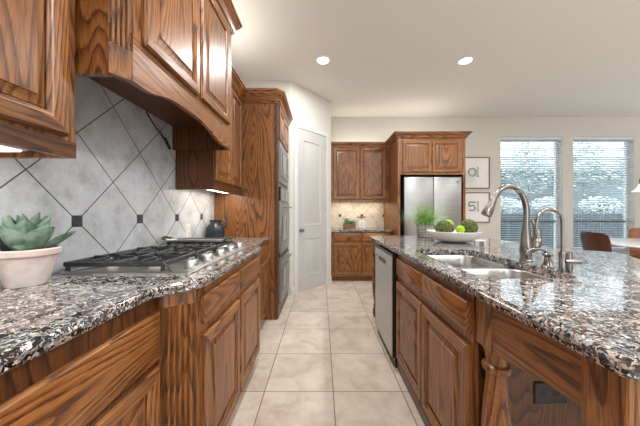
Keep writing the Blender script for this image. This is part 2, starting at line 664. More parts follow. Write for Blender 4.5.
class Fr:
    """local frame of a cabinet front: n points out of the cabinet, u to the right, v up"""
    def __init__(s, o, n):
        s.o = Vector(o)
        s.n = Vector(n).normalized()
        s.v = Vector((0, 0, 1))
        s.u = s.v.cross(s.n)

    def p(s, a, b, c):
        return s.o + s.u * a + s.v * b + s.n * c


def rect_rings(bm, fr, u0, v0, w, h, prof, mats=(0, 1), cap0=False, cap1=False, capm=0):
    L = []
    for i, d in prof:
        L.append([fr.p(u0 + i, v0 + i, d), fr.p(u0 + w - i, v0 + i, d), fr.p(u0 + w - i, v0 + h - i, d), fr.p(u0 + i, v0 + h - i, d)])
    vs = [[bm.verts.new(p) for p in q] for q in L]
    for a, b in zip(vs[:-1], vs[1:]):
        for i in range(4):
            j = (i + 1) % 4
            f = bm.faces.new((a[i], a[j], b[j], b[i]))
            f.material_index = mats[1] if i in (0, 2) else mats[0]
    if cap0:
        bm.faces.new(vs[0][::-1]).material_index = capm
    if cap1:
        bm.faces.new(vs[-1]).material_index = capm
    return bm


def hgrain(fr):
    return WX if abs(fr.u.x) > 0.8 else WY


def panel_door(parent, fr, u0, v0, w, h, fw=0.062, t=0.02, name='door', split=None):
    bm = B()
    rect_rings(bm, fr, u0, v0, w, h, [(0, 0), (0, t * 0.6), (0.003, t * 0.7), (0.004, t * 0.84), (0.008, t), (fw - 0.016, t), (fw - 0.013, t - 0.003), (fw - 0.005, t - 0.005), (fw - 0.003, t - 0.009), (fw, t - 0.012), (fw, 0), (0, 0)])
    bmesh.ops.remove_doubles(bm, verts=bm.verts[:], dist=1e-5)
    d = obj(name, bm, [WZ, hgrain(fr)], parent)
    bm = B()
    rect_rings(bm, fr, u0, v0, w, h, [(fw + 0.004, 0.001), (fw + 0.004, t - 0.015), (fw + 0.010, t - 0.014), (fw + 0.032, t - 0.006), (fw + 0.034, t - 0.002)], (0, 0), True, True)
    obj('raised_panel', bm, [WZ], d)
    return d


def drawer_front(parent, fr, u0, v0, w, h, t=0.02):
    bm = B()
    rect_rings(bm, fr, u0, v0, w, h, [(0, 0), (0, t * 0.66), (0.003, t * 0.74), (0.004, t * 0.86), (0.008, t)], (0, 0), True, True)
    return obj('drawer', bm, [hgrain(fr)], parent)


def structure(name, bm, mats, parent=None, label=None):
    return obj(name, bm, mats, parent, label, 'structure')


# ================================================================== setting
WLX, YB, CEILZ = -1.18, 5.0, 3.05
XR, YF = 8.2, -5.0
structure('floor', box(B(), -1.4, XR + 0.15, YF - 0.15, YB + 0.15, -0.1, 0), FL)
structure('ceiling', box(B(), -1.4, XR + 0.15, YF - 0.15, YB + 0.15, CEILZ, CEILZ + 0.15), CEIL)
structure('wall_left', box(B(), -1.4, WLX - 0.012, YF, YB, 0, CEILZ), WALL)
structure('wall_right', box(B(), XR, XR + 0.15, YF, YB, 0, CEILZ), WALL)
WIN = [(3.50, 4.71), (4.916, 6.11)]
WZ0, WZ1 = 0.42, 2.66
bm = B()
box(bm, -1.4, WIN[0][0], YB, YB + 0.15, 0, CEILZ)
box(bm, WIN[0][1], WIN[1][0], YB, YB + 0.15, 0, CEILZ)
box(bm, WIN[1][1], XR, YB, YB + 0.15, 0, CEILZ)
for a, b in WIN:
    box(bm, a, b, YB, YB + 0.15, 0, WZ0)
    box(bm, a, b, YB, YB + 0.15, WZ1, CEILZ)
structure('wall_back', bm, WALL)
bm = B()
GX0, GX1, GZ1 = 0.2, 3.4, 2.3  # unseen rear opening, placed and sized to let in fill daylight
box(bm, -1.4, GX0, YF - 0.15, YF, 0, CEILZ)
box(bm, GX1, XR, YF - 0.15, YF, 0, CEILZ)
box(bm, GX0, GX1, YF - 0.15, YF, GZ1, CEILZ)
structure('wall_front', bm, WALL)
bm = B()
for i in range(5):
    x = GX0 + (GX1 - GX0) * i / 4
    box(bm, max(GX0, x - 0.04), min(GX1, x + 0.04), YF - 0.1, YF - 0.04, 0.0, GZ1)
box(bm, GX0, GX1, YF - 0.1, YF - 0.04, 0, 0.08)
box(bm, GX0, GX1, YF - 0.1, YF - 0.04, GZ1 - 0.08, GZ1)
structure('window_3', bm, TRIMP)  # frame of the added opening behind the camera

# pantry closet with a wall on the diagonal
P0, P1 = Vector((-0.45, 3.64)), Vector((0.16, 4.31))
structure('wall_pantry', prism(B(), [(WLX - 0.012, 3.64), tuple(P0), tuple(P1), (0.16, YB), (WLX - 0.012, YB)], 2, 0, CEILZ), WALL)
dd = (P1 - P0).normalized()
DF = Fr((P0.x, P0.y, 0), (dd.y, -dd.x, 0))
bm = B()
S0, S1, DT = 0.145, 0.752, 2.42


def dbox(bm, u0, u1, v0, v1, c0, c1, m=0):
    vs = [bm.verts.new(DF.p(a, b, c)) for a in (u0, u1) for b in (v0, v1) for c in (c0, c1)]
    for q in ((0, 1, 3, 2), (4, 6, 7, 5), (0, 4, 5, 1), (2, 3, 7, 6), (0, 2, 6, 4), (1, 5, 7, 3)):
        bm.faces.new([vs[i] for i in q]).material_index = m


rect_rings(bm, DF, S0, 0.022, S1 - S0, DT - 0.022, [(0, 0.0), (0, 0.010), (0.001, 0.011)], (0, 0), True, False)
door = None
# slab face with two recessed panels
ua, ub = S0 + 0.001, S1 - 0.001
st = 0.105
rows = [(0.023, 0.21, False), (0.21, 0.80, True), (0.80, 0.98, False), (0.98, 2.27, True), (2.27, DT - 0.001, False)]
for v0, v1, pan in rows:
    if not pan:
        dbox(bm, ua, ub, v0, v1, 0.009, 0.011)
    else:
        dbox(bm, ua, ua + st, v0, v1, 0.009, 0.011)
        dbox(bm, ub - st, ub, v0, v1, 0.009, 0.011)
        rect_rings(bm, DF, ua + st, v0, ub - ua - 2 * st, v1 - v0, [(0, 0.011), (0.006, 0.014), (0.014, 0.012), (0.022, 0.004), (0.05, 0.004), (0.075, 0.009)], (0, 0), False, True)
door = structure('door_1', bm, DOORP, None, 'white painted two panel pantry door on the diagonal wall')
bm = B()
kp = DF.p(S0 + 0.055, 0.92, 0.011)


def along(fr, c, prof, seg=24):
    bm_ = B()
    L = [[c + fr.n * z + (fr.u * math.cos(2 * PI * k / seg) + fr.v * math.sin(2 * PI * k / seg)) * r for k in range(seg)] for r, z in prof]
    rings(bm_, L, True, True)
    return bm_


obj('knob', along(DF, kp, [(0.028, 0), (0.028, 0.005), (0.012, 0.008), (0.011, 0.03), (0.024, 0.036), (0.029, 0.048), (0.024, 0.06), (0.004, 0.065)]), STEEL, door)
for z in (0.25, 1.2, 2.2):
    bm = B()
    hp = DF.p(S1 + 0.004, z, 0.012)
    tube(bm, [hp, hp + Vector((0, 0, 0.09))], 0.007, 10)
    obj('hinge', bm, STEEL, door)
bm = B()
cp = [(0, 0.0), (0, 0.018), (0.012, 0.022), (0.045, 0.019), (0.062, 0.012), (0.067, 0.012), (0.067, 0.0)]
L = [[DF.p(S0 - 0.003 - i, 0.0, d) for i, d in cp], [DF.p(S0 - 0.003 - i, DT + 0.004 + i, d) for i, d in cp], [DF.p(S1 + 0.006 + i, DT + 0.004 + i, d) for i, d in cp], [DF.p(S1 + 0.006 + i, 0, d) for i, d in cp]]
rings(bm, L, True, True)
structure('trim_1', bm, TRIMP)
bm = B()
for a, b in ((0.0, S0 - 0.072), (S1 + 0.075, 0.905)):
    dbox(bm, a, b, 0, 0.11, 0.0, 0.014)
structure('baseboard_pantry', bm, TRIMP)
bm = B()
box(bm, 2.30, XR, YB - 0.014, YB, 0, 0.12, 0.003)
structure('baseboard_back', bm, TRIMP)

# tiled wall panels
structure('wall_left_backsplash', box(B(), WLX - 0.012, WLX, -0.4, 2.818, 0.90, 1.90), TL)
structure('wall_back_backsplash', box(B(), 0.162, 1.213, YB - 0.012, YB, 0.88, 1.40), TB)

# windows
for k, (a, b) in enumerate(WIN):
    bm = B()
    y0, y1 = YB + 0.085, YB + 0.135
    box(bm, a, a + 0.055, y0, y1, WZ0, WZ1, 0.003)
    box(bm, b - 0.055, b, y0, y1, WZ0, WZ1, 0.003)
    box(bm, a + 0.055, b - 0.055, y0, y1, WZ1 - 0.055, WZ1, 0.003)
    box(bm, a + 0.055, b - 0.055, y0, y1, WZ0, WZ0 + 0.06, 0.003)
    wf = structure('window_%d' % (k + 1), bm, TRIMP, None, ('left' if k == 0 else 'right') + ' tall window behind horizontal blinds in the back wall')
    bm = B()
    box(bm, a + 0.055, b - 0.055, y0 + 0.01, y1, 0.985, 1.03, 0.003)
    structure('meeting_rail', bm, plain('dark_sash_rail_%d' % k, (0.05, 0.06, 0.07), 0.5), wf)
    structure('pane', box(B(), a + 0.05, b - 0.05, YB + 0.108, YB + 0.112, WZ0 + 0.05, WZ1 - 0.05), GLASS, wf)
    structure('sill', box(B(), a, b, YB - 0.03, YB + 0.085, WZ0 - 0.02, WZ0 + 0.003, 0.004), TRIMP, wf)
    # blind
    t = thing('window_blind', ('white slatted blind on the left window beside the framed prints' if k == 0 else 'white slatted blind on the right window behind the dining table'), 'blind', ((a + b) / 2, YB + 0.03, WZ0), 'horizontal blinds on the back windows')
    obj('headrail', box(B(), a + 0.006, b - 0.006, YB + 0.004, YB + 0.062, WZ1 - 0.055, WZ1 - 0.003, 0.003), BLIND, t)
    bm = B()
    z = WZ1 - 0.085
    tilt = R(-9)
    while z > WZ0 + 0.06:
        hw, th = 0.025, 0.0016
        L = []
        for xx in (a + 0.01, b - 0.01):
            q = []
            for (p, dz) in ((-hw, -th), (0, th * 0.5), (hw, -th), (hw, th), (0, th * 2.5), (-hw, th)):
                q.append((xx, YB + 0.034 + p * math.cos(tilt), z + p * math.sin(tilt) + dz))
            L.append(q)
        rings(bm, L, True, True)
        z -= 0.0445
    obj('slats', bm, BLIND, t)
    obj('bottom_rail', box(B(), a + 0.01, b - 0.01, YB + 0.010, YB + 0.058, WZ0 + 0.02, WZ0 + 0.04, 0.003), BLIND, t)
    for fx in (0.14, 0.5, 0.86):
        bm = B()
        xx = a + (b - a) * fx
        for yy in (YB + 0.007, YB + 0.061):
            tube(bm, [(xx, yy, WZ0 + 0.03), (xx, yy, WZ1 - 0.05)], 0.0016, 6)
        obj('ladder_cord', bm, BLIND, t)

# ================================================================== left run of cabinets
# near base cabinet
XI = WLX + 0.004
t = thing('base_cabinet', 'oak base cabinet at lower left under the potted succulent', 'cabinet', (-0.9, 0.3, 0))
fr = Fr((-0.62, -0.4, 0), (1, 0, 0))
bm = B()
box(bm, XI, -0.62, -0.4, 0.978, 0.09, 0.873)
box(bm, XI, -0.67, -0.4, 0.978, 0.0, 0.09)
obj('body', bm, WD, t)
drawer_front(t, fr, 0.46, 0.632, 0.90, 0.18)
drawer_front(t, fr, 0.01, 0.632, 0.43, 0.18)
panel_door(t, fr, 0.915, 0.105, 0.445, 0.505)
panel_door(t, fr, 0.46, 0.105, 0.445, 0.505)

# cooktop base cabinet that bumps out
t = thing('base_cabinet', 'bumped out oak base cabinet with fluted corner under the cooktop', 'cabinet', (-0.8, 1.5, 0))
bm = B()
prism(bm, [(XI, 0.982), (-0.612, 0.982), (-0.512, 1.045), (-0.502, 1.045), (-0.502, 2.03), (-0.58, 2.095), (XI, 2.095)], 2, 0.095, 0.873)
prism(bm, [(XI, 1.0), (-0.645, 1.0), (-0.525, 1.08), (-0.525, 2.02), (-0.6, 2.08), (XI, 2.08)], 2, 0.0, 0.095)
obj('body', bm, [WZ], t)
a, b = Vector((-0.612, 0.982)), Vector((-0.512, 1.045))
e = (b - a).normalized()
nn = Vector((e.y, -e.x))
bm = B()
Lw = (b - a).length


def chamfer_board(bm, a, e, nn, Lw, z0, z1, t0, t1):
    q = [a - nn * 0.0 + nn * t0, a + e * Lw + nn * t0, a + e * Lw + nn * t1, a + nn * t1]
    prism(bm, [(p.x, p.y) for p in q], 2, z0, z1)


def flutes(bm, a, e, nn, Lw, z0, z1, n, base=0.001, hgt=0.007, marg=0.012):
    pts = [a + e * 0.0, a + nn * base]
    wv = (Lw - 2 * marg) / n
    for k in range(n):
        for j in range(7):
            ang = PI * j / 6
            pts.append(a + e * (marg + wv * (k + 0.5 - 0.46 * math.cos(ang))) + nn * (base + hgt * math.sin(ang)))
    pts += [a + e * Lw + nn * base, a + e * Lw]
    prism(bm, [(p.x, p.y) for p in pts], 2, z0, z1)


flutes(bm, a, e, nn, Lw, 0.17, 0.815, 5, base=-0.004, hgt=0.011, marg=0.010)
chamfer_board(bm, a, e, nn, Lw, 0.815, 0.873, 0, 0.009)
chamfer_board(bm, a, e, nn, Lw, 0.095, 0.17, 0, 0.009)
obj('fluted_pilaster', bm, [WZ], t)
fr = Fr((-0.502, 1.045, 0), (1, 0, 0))
drawer_front(t, fr, 0.018, 0.715, 0.452, 0.124, 0.022)
drawer_front(t, fr, 0.486, 0.715, 0.47, 0.124, 0.022)
panel_door(t, fr, 0.018, 0.103, 0.452, 0.567, t=0.022)
panel_door(t, fr, 0.486, 0.103, 0.47, 0.567, t=0.022)

# narrow base cabinet by the ovens
t = thing('base_cabinet', 'narrow recessed oak base cabinet between cooktop and wall ovens', 'cabinet', (-0.9, 2.45, 0))
bm = B()
box(bm, XI, -0.60, 2.098, 2.815, 0.09, 0.873)
box(bm, XI, -0.65, 2.098, 2.815, 0.0, 0.09)
obj('body', bm, [WZ], t)
fr = Fr((-0.60, 2.10, 0), (1, 0, 0))
drawer_front(t, fr, 0.03, 0.715, 0.655, 0.124)
panel_door(t, fr, 0.03, 0.103, 0.323, 0.567)
panel_door(t, fr, 0.362, 0.103, 0.323, 0.567)

# left countertop
EDGE = [(0.012, 0.914), (0.006, 0.9125), (0.002, 0.909), (0.0, 0.904), (0.001, 0.898), (0.005, 0.892), (0.005, 0.882), (0.009, 0.876), (0.014, 0.875)]


pts = [(WLX + 0.001, 2.816), (WLX + 0.001, -0.4), (-0.59, -0.4), (-0.59, 0.6)]
for k in range(11):
    s = k / 10
    pts.append((-0.59 + 0.12 * sm(s), 0.88 + 0.18 * s))
for k in range(11):
    s = k / 10
    pts.append((-0.47 - 0.10 * sm(s), 1.99 + 0.14 * s))
pts.append((-0.57, 2.816))
obj('countertop', slab(B(), pts, EDGE), GR, None, 'speckled granite countertop along the left wall under the cooktop', cat='countertop', sharp=9)

# near upper cabinet
t = thing('wall_cabinet', 'oak wall cabinet at upper left above the potted succulent', 'cabinet', (-1.0, 0.3, 1.37))
XU = -0.87
bm = B()
box(bm, XI, XU - 0.02, -0.3, 0.885, 1.392, 2.45)
box(bm, XI, XU, 0.886, 0.905, 1.37, 2.45, 0.001)
box(bm, XU - 0.0199, XU, -0.3, 0.8855, 1.37, 2.45)
box(bm, XI, XU - 0.02, -0.3, -0.28, 1.37, 1.392)
obj('body', bm, [WZ], t)
obj('light_rail', box(B(), XU, XU + 0.004, -0.3, 0.905, 1.37, 1.425, 0.001), [WDY], t)
fr = Fr((XU, -0.3, 0), (1, 0, 0))
panel_door(t, fr, 0.72, 1.435, 0.445, 0.99, t=0.024, fw=0.066)
panel_door(t, fr, 0.26, 1.435, 0.445, 0.99, t=0.024, fw=0.066)
bm = B()
sweep(bm, [(XU, -0.3), (XU, 0.905), (XI, 0.905)], crown_prof(2.45, 2.55, 0.6))
obj('crown', bm, [WY], t)
t = thing('under_cabinet_light', 'white light under the upper left wall cabinet', 'light', (-1.05, 0.5, 1.41))
obj('housing', box(B(), -1.09, -0.95, 0.22, 0.83, 1.379, 1.3915, 0.002), WHITEP, t)
obj('diffuser', box(B(), -1.08, -0.96, 0.23, 0.82, 1.374, 1.3785, 0.001), UNDERE, t)

# range hood cover
HX, HY0, HY1 = -0.72, 0.915, 2.04
t = thing('range_hood', 'oak range hood with arched front above the cooktop', 'range hood', (-0.95, 1.5, 1.67))
bm = B()
prism(bm, [(XI, HY0), (-0.762, HY0), (HX - 0.001, 0.975), (HX - 0.001, HY1 - 0.001), (XI, HY1 - 0.001)], 2, 1.86, 2.62)
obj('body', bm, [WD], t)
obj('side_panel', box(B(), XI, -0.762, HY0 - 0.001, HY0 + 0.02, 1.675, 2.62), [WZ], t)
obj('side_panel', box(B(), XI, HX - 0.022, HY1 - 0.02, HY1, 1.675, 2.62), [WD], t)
arch = [(0.975, 1.86), (0.975, 1.683)]
ARC = [(1.045, 1.682), (1.09, 1.686), (1.14, 1.700), (1.20, 1.716), (1.28, 1.727), (1.40, 1.731), (1.52, 1.731), (1.60, 1.724), (1.68, 1.708), (1.75, 1.688), (1.82, 1.676), (1.88, 1.674), (2.04, 1.674)]
arch += ARC + [(2.04, 1.86)]
bm = B()
prism(bm, arch, 0, HX - 0.022, HX + 0.002)
obj('arched_valance', bm, [WY], t)
bm = B()
box(bm, HX - 0.001, HX + 0.002, 0.975, 2.04, 1.86, 2.62)
obj('face_frame', bm, [WZ], t)
a, b = Vector((-0.762, HY0 - 0.001)), Vector((HX, 0.975))
e = (b - a).normalized()
nn = Vector((e.y, -e.x))
Lw = (b - a).length
bm = B()
flutes(bm, a - nn * 0.016, e, nn, Lw, 1.79, 2.55, 4, base=0.012, hgt=0.010, marg=0.006)
chamfer_board(bm, a, e, nn, Lw, 1.68, 1.79, -0.016, 0.006)
chamfer_board(bm, a, e, nn, Lw, 2.55, 2.62, -0.016, 0.006)
obj('fluted_pilaster', bm, [WZ], t)
fr = Fr((HX + 0.002, 0.0, 0), (1, 0, 0))
panel_door(t, fr, 1.02, 1.848, 0.455, 0.735, t=0.022, fw=0.06)
panel_door(t, fr, 1.50, 1.848, 0.455, 0.735, t=0.022, fw=0.06)
bm = B()
sweep(bm, [(XI, HY0 - 0.001), (-0.762, HY0 - 0.001), (HX + 0.002, 0.975), (HX + 0.002, 2.04), (XI, 2.04)][::-1], [(-o, z) for o, z in crown_prof(2.60, 2.72, 0.85)])
obj('crown', bm, [WY], t)
bm = B()
cord = spline([(-1.165, 1.70, 1.853), (-1.160, 1.73, 1.82), (-1.165, 1.77, 1.80), (-1.155, 1.80, 1.765), (-1.165, 1.85, 1.755), (-1.155, 1.88, 1.72), (-1.165, 1.93, 1.715)], 6)
tube(bm, cord, 0.005, 8)
for k in range(5):
    lathe(bm, [(0.002, -0.011), (0.010, -0.006), (0.010, 0.006), (0.002, 0.011)], (-1.160, 1.90 + 0.014 * k, 1.725 - 0.013 * k), 10)
obj('power_cord', bm, BLACK, None, 'black twisted cord hanging on grey tile under the range hood', cat='cord')

# far upper cabinet
t = thing('wall_cabinet', 'oak wall cabinet with two narrow doors between hood and oven tower', 'cabinet', (-1.0, 2.45, 1.365))
bm = B()
box(bm, XI, XU - 0.02, 2.081, 2.816, 1.41, 2.40)
box(bm, XI, XU, 2.062, 2.08, 1.365, 2.40, 0.001)
box(bm, XU - 0.0199, XU, 2.0801, 2.816, 1.365, 2.40)
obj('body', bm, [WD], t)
fr = Fr((XU, 0, 0), (1, 0, 0))
panel_door(t, fr, 2.085, 1.44, 0.335, 0.93, fw=0.055)
panel_door(t, fr, 2.428, 1.44, 0.335, 0.93, fw=0.055)
bm = B()
sweep(bm, [(XU, 2.043), (XU, 2.816)], crown_prof(2.39, 2.50))
obj('crown', bm, [WY], t)
t = thing('under_cabinet_light', 'slim white light under the wall cabinet beside the oven tower', 'light', (-1.0, 2.45, 1.39))
obj('housing', box(B(), -1.06, -0.93, 2.12, 2.76, 1.392, 1.41, 0.002), WHITEP, t)
obj('diffuser', box(B(), -1.05, -0.94, 2.13, 2.75, 1.386, 1.3925, 0.001), UNDERE, t)
area_light('under_lamp', (-1.0, 2.45, 1.383), (0, 0, 0), 0.12, 2.2, (1, 0.86, 0.66), 'RECTANGLE', 0.6)
area_light('under_lamp', (-1.02, 0.5, 1.371), (0, 0, 0), 0.10, 2.5, (1, 0.93, 0.82), 'RECTANGLE', 0.6)

# tall oven cabinet
TX, TY0, TY1 = -0.48, 2.82, 3.62
t = thing('oven_tower', 'tall oak cabinet housing microwave and double wall oven', 'cabinet', (-0.85, 3.2, 0))
obj('side_panel', box(B(), XI, TX - 0.04, TY0, TY0 + 0.02, 0, 2.40), [WZ], t, 'golden oak side panel with bold grain')
obj('side_panel', box(B(), XI, TX, TY1 - 0.02, TY1, 0, 2.40), [WZ], t)
bm = B()
prism(bm, [(TX - 0.04, TY0), (TX - 0.012, TY0), (TX, TY0 + 0.012), (TX, TY0 + 0.06), (TX - 0.04, TY0 + 0.06)], 2, 0, 2.40)
box(bm, TX - 0.03, TX, TY1 - 0.05, TY1 - 0.0201, 0, 2.40)
box(bm, TX - 0.03, TX, TY0 + 0.06, TY1 - 0.05, 1.995, 2.40)
box(bm, TX - 0.03, TX, TY0 + 0.06, TY1 - 0.05, 0.0, 0.135)
box(bm, TX - 0.03, TX, TY0 + 0.06, TY1 - 0.05, 1.475, 1.52)
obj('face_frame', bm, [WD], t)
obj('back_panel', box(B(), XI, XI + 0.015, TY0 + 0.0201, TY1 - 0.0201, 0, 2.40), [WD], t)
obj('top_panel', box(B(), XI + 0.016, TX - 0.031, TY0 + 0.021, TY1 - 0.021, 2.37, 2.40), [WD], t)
fr = Fr((TX, TY0, 0), (1, 0, 0))
panel_door(t, fr, 0.04, 2.01, 0.355, 0.365, fw=0.05)
panel_door(t, fr, 0.405, 2.01, 0.355, 0.365, fw=0.05)
bm = B()
sweep(bm, [(TX, TY1), (TX, TY0 + 0.03), (TX - 0.03, TY0), (XU + 0.005, TY0)], [(-o, z) for o, z in crown_prof(2.385, 2.515)])
obj('crown', bm, [WX], t)
AF = Fr((TX, TY0 + 0.06, 0), (1, 0, 0))
AW = TY1 - 0.05 - (TY0 + 0.06)


def abox(bm, u0, u1, v0, v1, c0, c1, bev=0.002):
    p, q = AF.p(u0, v0, c0), AF.p(u1, v1, c1)
    box(bm, p.x, q.x, p.y, q.y, p.z, q.z, bev)
    return bm


t = thing('microwave', 'built-in stainless microwave above the double wall oven', 'microwave', (TX - 0.2, 3.2, 1.53))
obj('body', abox(B(), 0.012, AW - 0.012, 1.53, 1.985, -0.40, 0.0), BLACK, t)
bm = abox(B(), 0.005, AW - 0.005, 1.525, 1.99, 0.001, 0.012)
obj('trim_frame', bm, STEEL, t)
obj('door', abox(B(), 0.05, AW - 0.05, 1.60, 1.925, 0.0125, 0.026), STEEL, t)
obj('window', abox(B(), 0.11, AW - 0.2, 1.65, 1.88, 0.0265, 0.029, 0.001), BLKGL, t)
obj('control_panel', abox(B(), AW - 0.17, AW - 0.065, 1.62, 1.90, 0.0265, 0.029, 0.001), BLKGL, t)
t = thing('double_wall_oven', 'stainless double wall oven with black control panel in oak tower', 'oven', (TX - 0.2, 3.2, 0.14))
obj('body', abox(B(), 0.012, AW - 0.012, 0.145, 1.465, -0.45, 0.0), BLACK, t)
obj('control_panel', abox(B(), 0.003, AW - 0.003, 1.315, 1.47, 0.001, 0.02), BLKGL, t)
obj('display', abox(B(), AW * 0.4, AW * 0.6, 1.37, 1.42, 0.0205, 0.022, 0.0005), plain('oven_display', (0.02, 0.05, 0.06), 0.1), t)
for z0, z1 in ((0.725, 1.305), (0.15, 0.665)):
    d = obj('oven_door', abox(B(), 0.003, AW - 0.003, z0, z1, 0.001, 0.028, 0.003), STEEL, t)
    obj('window', abox(B(), 0.10, AW - 0.10, z0 + 0.12, z1 - 0.15, 0.0285, 0.031, 0.001), BLKGL, d)
    bm = B()
    zh = z1 - 0.055
    tube(bm, [AF.p(0.04, zh, 0.065), AF.p(AW - 0.04, zh, 0.065)], 0.012, 14)
    for u in (0.09, AW - 0.09):
        tube(bm, [AF.p(u, zh, 0.028), AF.p(u, zh, 0.06)], 0.009, 10)
    obj('handle', bm, STEEL, d)
obj('vent_strip', abox(B(), 0.003, AW - 0.003, 0.672, 0.718, 0.001, 0.012), BLACK, t)

# wall outlet on the backsplash
def outlet(name, label, fr, u, v, wpl, hpl, pm, hor=False):
    t = thing(name, label, 'outlet', tuple(fr.p(u, v, 0)))
    bm = B()
    rect_rings(bm, fr, u - wpl / 2, v - hpl / 2, wpl, hpl, [(0, 0), (0, 0.003), (0.004, 0.006)], (0, 0), True, True)
    obj('cover_plate', bm, pm, t)
    for s in (-1, 1):
        du, dv = (s * 0.021, 0) if hor else (0, s * 0.021)
        bm = along(fr, fr.p(u + du, v + dv, 0.006), [(0.0165, 0), (0.0165, 0.0015), (0.0155, 0.002)], 20)
        so = obj('socket', bm, pm, t)
        bm = B()
        for q in (-0.006, 0.006):
            c = fr.p(u + du + q, v + dv, 0.0081)
            lathe_pts = [fr.p(u + du + q + ex * 0.0013, v + dv + ez * 0.005, 0.0082) for ex, ez in ((-1, -1), (1, -1), (1, 1), (-1, 1))]
            rings(bm, [lathe_pts, [p + fr.n * 0.0006 for p in lathe_pts]], True, True)
        obj('slots', bm, DARKGAP, so)
    return t


LF = Fr((WLX, 0, 0), (1, 0, 0))
outlet('wall_outlet', 'white wall outlet on grey tile behind the far end of cooktop', LF, 2.26, 1.02, 0.075, 0.118, WHITEP)

# ------------------------------------------------------------------ cooktop
CX0, CX1, CY0, CY1 = -1.135, -0.565, 1.10, 2.00
t = thing('gas_cooktop', 'stainless five burner gas cooktop with black grates on left counter', 'cooktop', (-0.85, 1.55, 0.914))
bm = B()
pr = rrect(CX0, CX1, CY0, CY1, 0.012, 4)
rings(bm, [[(p[0], p[1], 0.9145) for p in pr], [(p[0], p[1], 0.919) for p in pr], [(p[0], p[1], 0.924) for p in offset_poly(pr, 0.008)], [(p[0], p[1], 0.924) for p in offset_poly(pr, 0.018)], [(p[0], p[1], 0.920) for p in offset_poly(pr, 0.03)]], True, True)
obj('tray', bm, STEELH, t)
GX0_, GX1_ = -1.125, -0.685
for k in range(3):
    y0 = CY0 + 0.012 + k * 0.293
    y1 = y0 + 0.285
    bm = B()
    zb, zt = 0.944, 0.964
    bw = 0.016
    # frame with a tapered front
    box(bm, GX0_, GX1_, y0, y0 + bw, zb, zt, 0.003)
    box(bm, GX0_, GX1_, y1 - bw, y1, zb, zt, 0.003)
    box(bm, GX0_, GX0_ + bw, y0 + bw, y1 - bw, zb, zt, 0.003)
    box(bm, GX1_ - bw, GX1_, y0 + bw, y1 - bw, zb, zt, 0.003)
    xm = (GX0_ + GX1_) / 2
    ym = (y0 + y1) / 2
    box(bm, xm - bw / 2, xm + bw / 2, y0 + bw, y1 - bw, zb, zt, 0.003)
    for cx in ((GX0_ + xm) / 2, (GX1_ + xm) / 2):
        for (ax, ay) in ((1, 0), (-1, 0), (0, 1), (0, -1)):
            r0, r1 = 0.028, (0.098 if ax else 0.128)
            if ax:
                box(bm, cx + ax * r0, cx + ax * r1, ym - 0.005, ym + 0.005, zb, zt + 0.006, 0.002)
            else:
                box(bm, cx - 0.005, cx + 0.005, ym + ay * r0, ym + ay * r1, zb, zt + 0.006, 0.002)
        for sx in (-1, 1):
            box(bm, cx + sx * 0.055 - 0.005, cx + sx * 0.055 + 0.005, y0 + bw, y0 + 0.07, zb, zt + 0.004, 0.002)
            box(bm, cx + sx * 0.055 - 0.005, cx + sx * 0.055 + 0.005, y1 - 0.07, y1 - bw, zb, zt + 0.004, 0.002)
    for x in (GX0_ + 0.012, GX1_ - 0.012):
        for y in (y0 + 0.012, y1 - 0.012):
            lathe(bm, [(0.009, 0.9202 - 0.95), (0.008, -0.002), (0.006, 0.0)], (x, y, 0.95), 10)
    # sloped toes in front of the knobs
    for y in (y0 + 0.006, y1 - 0.006):
        tube(bm, [(GX1_ - 0.004, y, 0.955), (GX1_ + 0.018, y, 0.944), (GX1_ + 0.03, y, 0.923)], 0.005, 8)
    obj('grate', bm, IRON, t)
for (bx, by, br) in ((-1.015, 1.245, 0.036), (-0.795, 1.245, 0.045), (-0.905, 1.55, 0.055), (-1.015, 1.84, 0.045), (-0.795, 1.84, 0.036)):
    bm = B()
    lathe(bm, [(br + 0.012, 0.0), (br + 0.010, 0.008), (br, 0.010), (br, 0.014)], (bx, by, 0.9205), 28, 0)
    bb = obj('burner', bm, STEELH, t)
    bm = B()
    lathe(bm, [(br - 0.004, 0), (br - 0.003, 0.006), (br - 0.008, 0.009), (0.002, 0.010)], (bx, by, 0.9347), 28)
    obj('burner_cap', bm, IRON, bb)
for k in range(5):
    y = 1.215 + 0.172 * k
    bm = B()
    lathe(bm, [(0.033, 0), (0.033, 0.005), (0.028, 0.007), (0.0275, 0.014), (0.026, 0.030), (0.023, 0.035), (0.004, 0.036)], (-0.615, y, 0.9215), 28)
    box(bm, -0.619, -0.611, y - 0.025, y + 0.025, 0.953, 0.968, 0.003)
    obj('control_knob', bm, SATIN, t)
t = thing('griddle', 'light grey griddle plate lying across far grates of the cooktop', 'griddle', (-0.9, 1.88, 0.968))
bm = B()
pr = rrect(-1.115, -0.70, 1.80, 1.965, 0.02, 4)
rings(bm, [[(p[0], p[1], 0.9712) for p in offset_poly(pr, 0.006)], [(p[0], p[1], 0.976) for p in pr], [(p[0], p[1], 0.986) for p in pr], [(p[0], p[1], 0.986) for p in offset_poly(pr, 0.006)], [(p[0], p[1], 0.978) for p in offset_poly(pr, 0.012)]], True, True)
obj('plate', bm, plain('seasoned_aluminium', (0.42, 0.43, 0.44), 0.3, 1.0), t)
for s in (-1, 1):
    xc = -1.112 if s < 0 else -0.703
    bm = B()
    tube(bm, spline([(xc, 1.83, 0.979), (xc + s * 0.03, 1.845, 0.992), (xc + s * 0.045, 1.882, 1.0), (xc + s * 0.03, 1.92, 0.992), (xc, 1.935, 0.979)], 6), 0.008, 10)
    obj('handle', bm, IRON, t)

